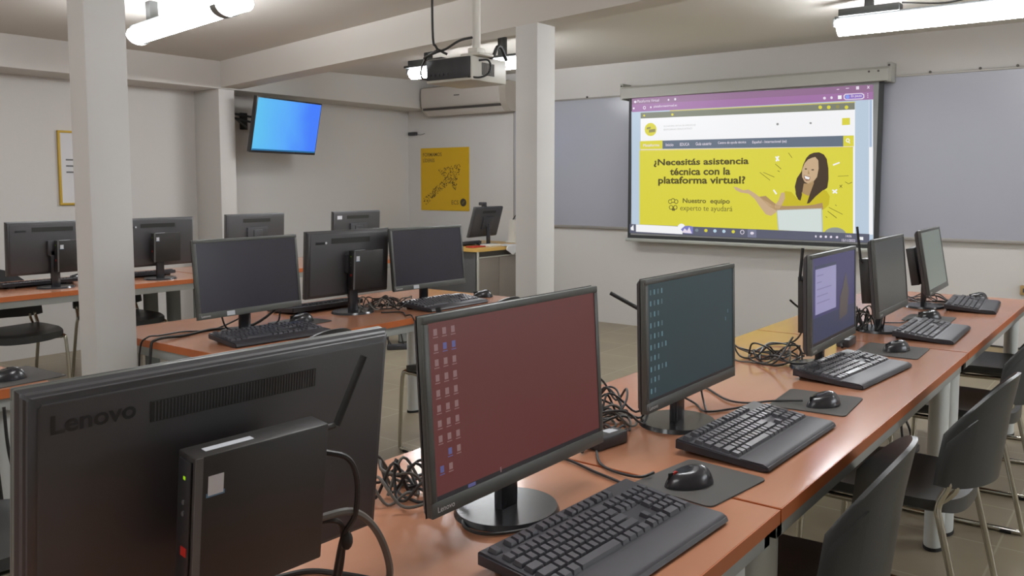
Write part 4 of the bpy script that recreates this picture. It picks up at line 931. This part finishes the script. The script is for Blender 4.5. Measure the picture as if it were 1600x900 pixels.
loops(-5.33, 2.72, 3, 'black cable on the desk beside the left pillar', 'cables beside the left pillar', .08, 3, .03)
cable('cable', [(-.895, .742, 1.006), (-.88, .77, .993), (-.88, .787, .958), (-.885, .787, .907), (-.90, .777, .873), (-.92, .775, .80), (-.95, .78, CT)], .004, 'black cable hanging from the top of the foreground mini computer')
cable('cable', [(-.90, .73, .915), (-.89, .783, .911), (-.89, .824, .878), (-.89, .85, .83), (-.90, .865, .78), (-.92, .85, CT + .002)], .0055, 'thick dark grey cable arching from the foreground mini computer', None, 'cable_grey')
cable('cable', [(-.92, .735, .90), (-.90, .755, .905), (-.90, .775, .89), (-.91, .785, .85), (-.93, .79, .79), (-.96, .79, CT)], .004, 'black cable with a moulded knot below the foreground mini computer')
b = MB(); b.ball((-.897, .781, .868), .009, .009, .014, 'cable_black', 14); tag(b.build('ferrite_knot'), 'black moulded knot on the hanging cable in the foreground', 'cable clip')
cable('cable', [(-1.10, .80, CT), (-1.076, .853, CT), (-1.028, .879, CT), (-.96, .90, CT), (-.90, .90, CT)], .0045, 'black cable lying along the bottom edge of the picture')
cable('cable', [(-1.10, 1.30, CT), (-1.08, 1.251, CT), (-1.03, 1.186, CT), (-.985, 1.141, CT), (-.93, 1.15, CT), (-.885, 1.225, CT), (-.87, 1.30, CT)], .0032, 'thin black cable looping in front of the red monitor stand')
cable('cable', [(-1.10, 1.58, CT), (-1.04, 1.572, CT), (-.96, 1.543, CT), (-.88, 1.518, CT), (-.85, 1.48, CT + .002)], .0032, 'thin black cable from the red monitor to its keyboard')
cable('cable', [(-1.03, 1.66, CT + .003), (-.983, 1.60, CT), (-.93, 1.572, CT), (-.865, 1.566, CT + .003), (-.845, 1.595, CT + .009)], .0032, 'thin black cable running to the mouse with the red wheel')
cable('cable', [(-1.15, 2.35, CT + .02), (-1.109, 2.412, CT), (-.99, 2.307, CT), (-.924, 2.311, CT), (-.88, 2.372, CT), (-.80, 2.40, CT + .008)], .003, 'thin black cable running to the mouse between teal and purple screens')
cable('cable', [(-1.12, 2.20, CT + .03), (-1.048, 2.216, CT), (-.985, 2.15, CT), (-.94, 2.212, CT), (-.885, 2.207, CT + .02)], .003, 'thin black cable bending behind the keyboard of the teal screen')
cable('cable', [(-1.05, 2.25, CT + .06), (-1.03, 2.24, CT), (-.98, 2.15, CT)], .003, 'thin black cable hanging below the teal screen')
cable('cable', [(-1.01, 3.03, CT + .01), (-1.04, 2.86, CT), (-1.13, 2.918, CT), (-1.182, 3.133, CT + .02), (-1.127, 3.256, CT), (-1.05, 3.1, CT + .03)], .0035, 'black cable looping far out left of the purple screen')
cable('cable', [(-1.0, 2.88, CT + .10), (-1.04, 2.80, CT + .015), (-1.179, 2.938, CT), (-1.21, 3.2, CT), (-1.12, 3.25, CT + .02), (-1.0, 3.0, .9), (-1.02, 2.90, .97)], .0035, 'black cable rising to the mini computer of the purple screen')
cable('cable', [(-.98, 4.78, CT + .02), (-.93, 4.95, CT), (-.90, 5.15, CT), (-.84, 5.2, CT + .01)], .003, 'thin black cable along the desk beside the farthest screen')
cable('cable', [(-.99, 4.05, CT), (-.93, 4.1, CT), (-.93, 4.2, CT), (-.90, 4.28, CT + .008)], .003, 'thin black cable beside the stand of the dull grey screen')
cable('cable', [(-3.12, 2.40, .86), (-3.16, 2.24, CT + .01), (-3.24, 2.084, CT), (-3.2, 1.93, CT), (-3.18, 1.80, CT + .005), (-3.17, 1.765, .71), (-3.16, 1.755, .5), (-3.2, 1.82, .2), (-3.25, 1.9, .012)], .006, 'thick black cable hanging over the end of the middle-row desk')
cable('cable', [(-3.15, 2.30, .84), (-3.25, 2.12, CT), (-3.29, 1.98, CT), (-3.28, 1.87, CT), (-3.26, 1.80, CT + .003), (-3.26, 1.768, .69), (-3.25, 1.76, .4), (-3.28, 1.82, .012)], .0035, 'thin black cable hanging over the end of the middle-row desk')
cable('cable', [(-3.12, 2.05, .83), (-3.14, 2.10, CT + .01), (-3.10, 2.2, CT + .0), (-3.12, 2.33, CT + .01), (-3.13, 2.36, .80)], .004, 'black cable looping under the switched-off monitor nearest the left pillar')
cable('cable', [(-3.02, 2.87, CT), (-2.95, 2.94, CT), (-2.86, 2.88, CT), (-2.81, 2.87, CT + .004), (-2.783, 2.87, .70), (-2.785, 2.868, .67)], .0035, 'thin black cable bending over the front edge of the middle-row desk')
cable('cable', [(-2.79, 1.04, .69), (-2.785, 1.045, .55), (-2.79, 1.06, .35), (-2.82, 1.09, .012)], .005, 'black cable hanging below the desk at the left edge', None)
cable('cable', [(-2.79, 1.075, .69), (-2.785, 1.08, .56), (-2.78, 1.10, .40), (-2.80, 1.13, .012)], .005, 'second black cable hanging below the desk at the left edge', None)
t = thing('power_strip', (-5.02, 4.95, 0), R_(50), 'black power strip with cables on the floor seen under the middle-row desk', 'power strip')
b = MB(); b.box(-.085, -.03, 0, .085, .03, .045, 'black_plastic', .008); b.build('case', t)
b = MB(); b.tube([(-.07, 0, .045), (-.07, .02, .16), (-.01, .03, .22), (.03, 0, .14), (.05, 0, .045)], .006, 'cable_black'); b.tube([(-.05, 0, .045), (-.1, .03, .12), (-.16, .03, .2), (-.2, .02, .26)], .006, 'cable_black'); b.build('cord', t)
t = thing('power_strip', (-.98, 4.55, 0), R_(90), 'black power strip on the floor below the right row of desks', 'power strip')
b = MB(); b.box(-.12, -.03, 0, .12, .03, .04, 'black_plastic', .008); b.build('case', t)
b = MB(); b.tube([(-.08, 0, .04), (-.07, .02, .16), (.0, .03, .20), (.03, 0, .12), (.05, 0, .04)], .006, 'cable_black'); b.build('cord', t)

# ---------------------------------------------------------------- chairs
def make_chair():
    """faces local -x"""
    t = thing('classroom_chair', (0, 0, 0), 0, '', 'chair')
    HY = .225
    def seat(u, v, top):
        s = u * 2 - 1; q = v * 2 - 1
        x = -.225 + .43 * v; y = (HY - .012 * (v > .5) * (v - .5)) * s * (1 - .06 * abs(q) ** 6)
        x = x + (.018 * s * s if v < .5 else -.05 * abs(s) ** 3 * (v - .5) * 2)
        z = .452 + .012 * s * s - .014 * (1 - q * q) * (1 - s * s) - .024 * max(0, (-q - .6)) * 1.6
        return Vector((x, y, z - (0 if top else .044 * (1 - .35 * abs(s) ** 6))))
    b = MB(); b.grid(lambda u, v: seat(u, v, True), 16, 14, 'chair_black'); b.grid(lambda u, v: seat(u, v, False), 16, 14, 'chair_black')
    for e in range(2):
        b.grid(lambda u, v: seat(e, u, v > .5), 14, 1, 'chair_black'); b.grid(lambda u, v: seat(u, e, v > .5), 16, 1, 'chair_black')
    bmesh.ops.remove_doubles(b.bm, verts=b.bm.verts[:], dist=1e-5); b.build('seat', t, sharp=60)
    def back(u, v, d):
        s = u * 2 - 1; ztop = .665 + .155 * (1 - abs(s) ** 2.4); zbot = .50 + .02 * abs(s) ** 6
        z = zbot + (ztop - zbot) * v; y = (.245 - .02 * v * v) * s
        x = .150 + .112 * (1 - s * s) + .12 * (z - .53) + .06 * max(0, z - .70)
        return Vector((x + d, y, z))
    b = MB(); b.grid(lambda u, v: back(u, v, 0), 24, 14, 'chair_black'); b.grid(lambda u, v: back(u, v, .011), 24, 14, 'chair_black')
    for e in range(2):
        b.grid(lambda u, v: back(e, u, .011 * v), 14, 1, 'chair_black'); b.grid(lambda u, v: back(u, e, .011 * v), 24, 1, 'chair_black')
    bmesh.ops.remove_doubles(b.bm, verts=b.bm.verts[:], dist=1e-5); bk = b.build('backrest', t, sharp=60)
    for s in (-1, 1):
        b = MB()
        b.grid(lambda u, v: back(.5 + s * (.355 + .14 * u), .02 + .80 * v, .0155), 4, 6, 'chair_black'); b.grid(lambda u, v: back(.5 + s * (.355 + .14 * u), .02 + .80 * v, .004), 4, 6, 'chair_black')
        for e in range(2):
            b.grid(lambda u, v: back(.5 + s * (.355 + .14 * e), .02 + .80 * u, .004 + .0115 * v), 6, 1, 'chair_black'); b.grid(lambda u, v: back(.5 + s * (.355 + .14 * u), .02 + .80 * e, .004 + .0115 * v), 4, 1, 'chair_black')
        bmesh.ops.remove_doubles(b.bm, verts=b.bm.verts[:], dist=1e-5); b.build('sleeve', bk, sharp=60)
    for s in (-1, 1):
        b = MB(); y = s * .222
        b.tube([(.180, s * .210, .53), (.180, s * .211, .51), (.158, s * .216, .45), (.172, y, .38), (.252, y, .035), (.246, y, .013), (.20, y, .011), (-.20, y, .011), (-.236, y, .016), (-.247, y, .05), (-.232, s * .214, .385), (-.20, s * .20, .408), (-.14, s * .18, .402), (.02, s * .18, .404)], .0105, 'chrome', 10, 4); b.build('leg_frame', t)
        b = MB(); b.tube([(.196, s * .185, .52), (.192, s * .186, .49), (.140, s * .186, .44), (.085, s * .185, .424), (.03, s * .18, .421)], .009, 'chrome', 10, 4); b.build('back_support', t)
        for x in (-.2, .2):
            b = MB(); b.box(x - .02, y - .013, 0, x + .02, y + .013, .014, 'rubber', .004); b.build('glide', t)
    return t
CH = make_chair()
spots = [  # x, y, turn, label
 (-.713, 1.905, 8, 'black chair nearest the camera, pushed under the right row of desks'),
 (-.630, 2.84, -2, 'black chair in the right row, second from the camera, showing its full backrest'),
 (-.645, 3.99, 0, 'black chair in the right row behind the one with its full backrest in view'),
 (-.64, 4.97, 3, 'farthest black chair in the right row, cut off by the right edge'),
 (-2.83, 3.27, 0, 'black chair seen under the middle row, left of the red-screened monitor'),
 (-2.80, 2.13, 0, 'black chair at the middle row, hidden behind the big monitor back except for a leg'),
 (-2.42, .84, -90, 'black chair at the bottom left corner beside the big monitor back'),
 (-5.72, 2.28, 180, 'black chair under the left-wall desk at the left edge, left of the left pillar'),
 (-5.75, 2.985, 180, 'black chair under the left-wall desk, showing right of the left pillar')]
for i, (x, y, a, lb) in enumerate(spots):
    o = CH if i == 0 else copy_tree(CH)
    o.location = (x, y, 0); o.rotation_euler = (0, 0, R_(a)); o['label'] = lb; o['group'] = 'black classroom chairs'

# ---------------------------------------------------------------- teacher desk
t = thing('teacher_desk', (-5.11, 6.09, 0), 0, 'grey panelled teacher desk with a yellowish top beside the middle pillar', 'desk')
b = MB(); b.prism([(-.75, -.03), (-.04, -.03), (.012, .0), (.03, .05), (.03, .98), (-.75, .98)], DT - .03, DT, 'desk_yellow', 'z'); b.build('desktop', t)
b = MB(); b.box(-.70, 0, 0, -.0, .025, DT - .03, 'panel_side', .002); b.build('side_panel', t)
b = MB(); b.box(-.70, .93, 0, -.0, .955, DT - .03, 'panel_side', .002); b.build('side_panel', t)
b = MB(); b.box(-.03, .03, DT - .12, -.012, .93, DT - .03, 'slot_dark'); b.build('recess_panel', t)
b = MB(); b.box(-.012, .022, .03, .008, .325, DT - .095, 'panel_grey', .003); b.build('front_panel', t)
b = MB(); b.box(-.012, .33, .03, .008, .63, DT - .095, 'panel_grey', .003); b.build('front_panel', t)
b = MB(); b.box(-.012, .635, .03, .008, .93, DT - .095, 'panel_grey', .003); b.build('front_panel', t)
b = MB(); b.box(-.014, .0, .0, .012, .022, DT - .03, 'panel_trim', .002); b.box(-.012, .022, DT - .094, .012, .95, DT - .082, 'panel_trim', .002); b.build('trim', t)
z = DT + .0005
keyboard((-5.55, 6.35, z), R_(187), 'black keyboard on the grey teacher desk', False, .2)
b = MB(); b.box(-.05, -.09, 0, .05, .09, .012, 'red_paper', .002); o = b.build('notebook'); o.location = (-5.25, 6.24, z); tag(o, 'red notebook on the corner of the grey teacher desk', 'notebook')
b = MB(); b.box(-.06, -.09, 0, .06, .09, .02, 'white_plastic', .004); o = b.build('white_box'); o.location = (-5.22, 6.43, z); tag(o, 'small white box below the teacher monitor', 'box')
b = MB()
b.grid(lambda u, v: Vector((-.12 + .19 * min(v, .72) / .72 * 1.0 + (.012 if v > .72 else 0), -.12 + .24 * u + .02 * math.sin(v * 5), .0012 + .004 * math.sin(u * 9 + v * 6) ** 2 - max(0, v - .72) * .34 * (1 - abs(u - .45) * 1.4))), 12, 18, 'paper_white')
o = b.build('paper_sheet'); o.location = (-5.145, 6.62, z + .001)
sm = o.modifiers.new('thickness', 'SOLIDIFY'); sm.thickness = .001; sm.offset = 1
tag(o, 'white paper hanging over the front edge of the grey teacher desk', 'paper')
t = thing('white_device', (-5.33, 6.93, z), 0, 'white upright device with a black cable right of the teacher monitor', 'device')
b = MB(); b.box(-.06, -.05, 0, .06, .05, .02, 'white_plastic', .006); b.prism([(-.04, .02), (.04, .02), (.02, .24), (-.02, .24)], -.03, .03, 'white_plastic', 'y'); b.build('body', t)
b = MB(); b.tube([(0, 0, .24), (.03, .03, .29), (.05, .07, .24), (.06, .10, .12), (.06, .10, .02)], .006, 'cable_black'); b.build('cord', t)
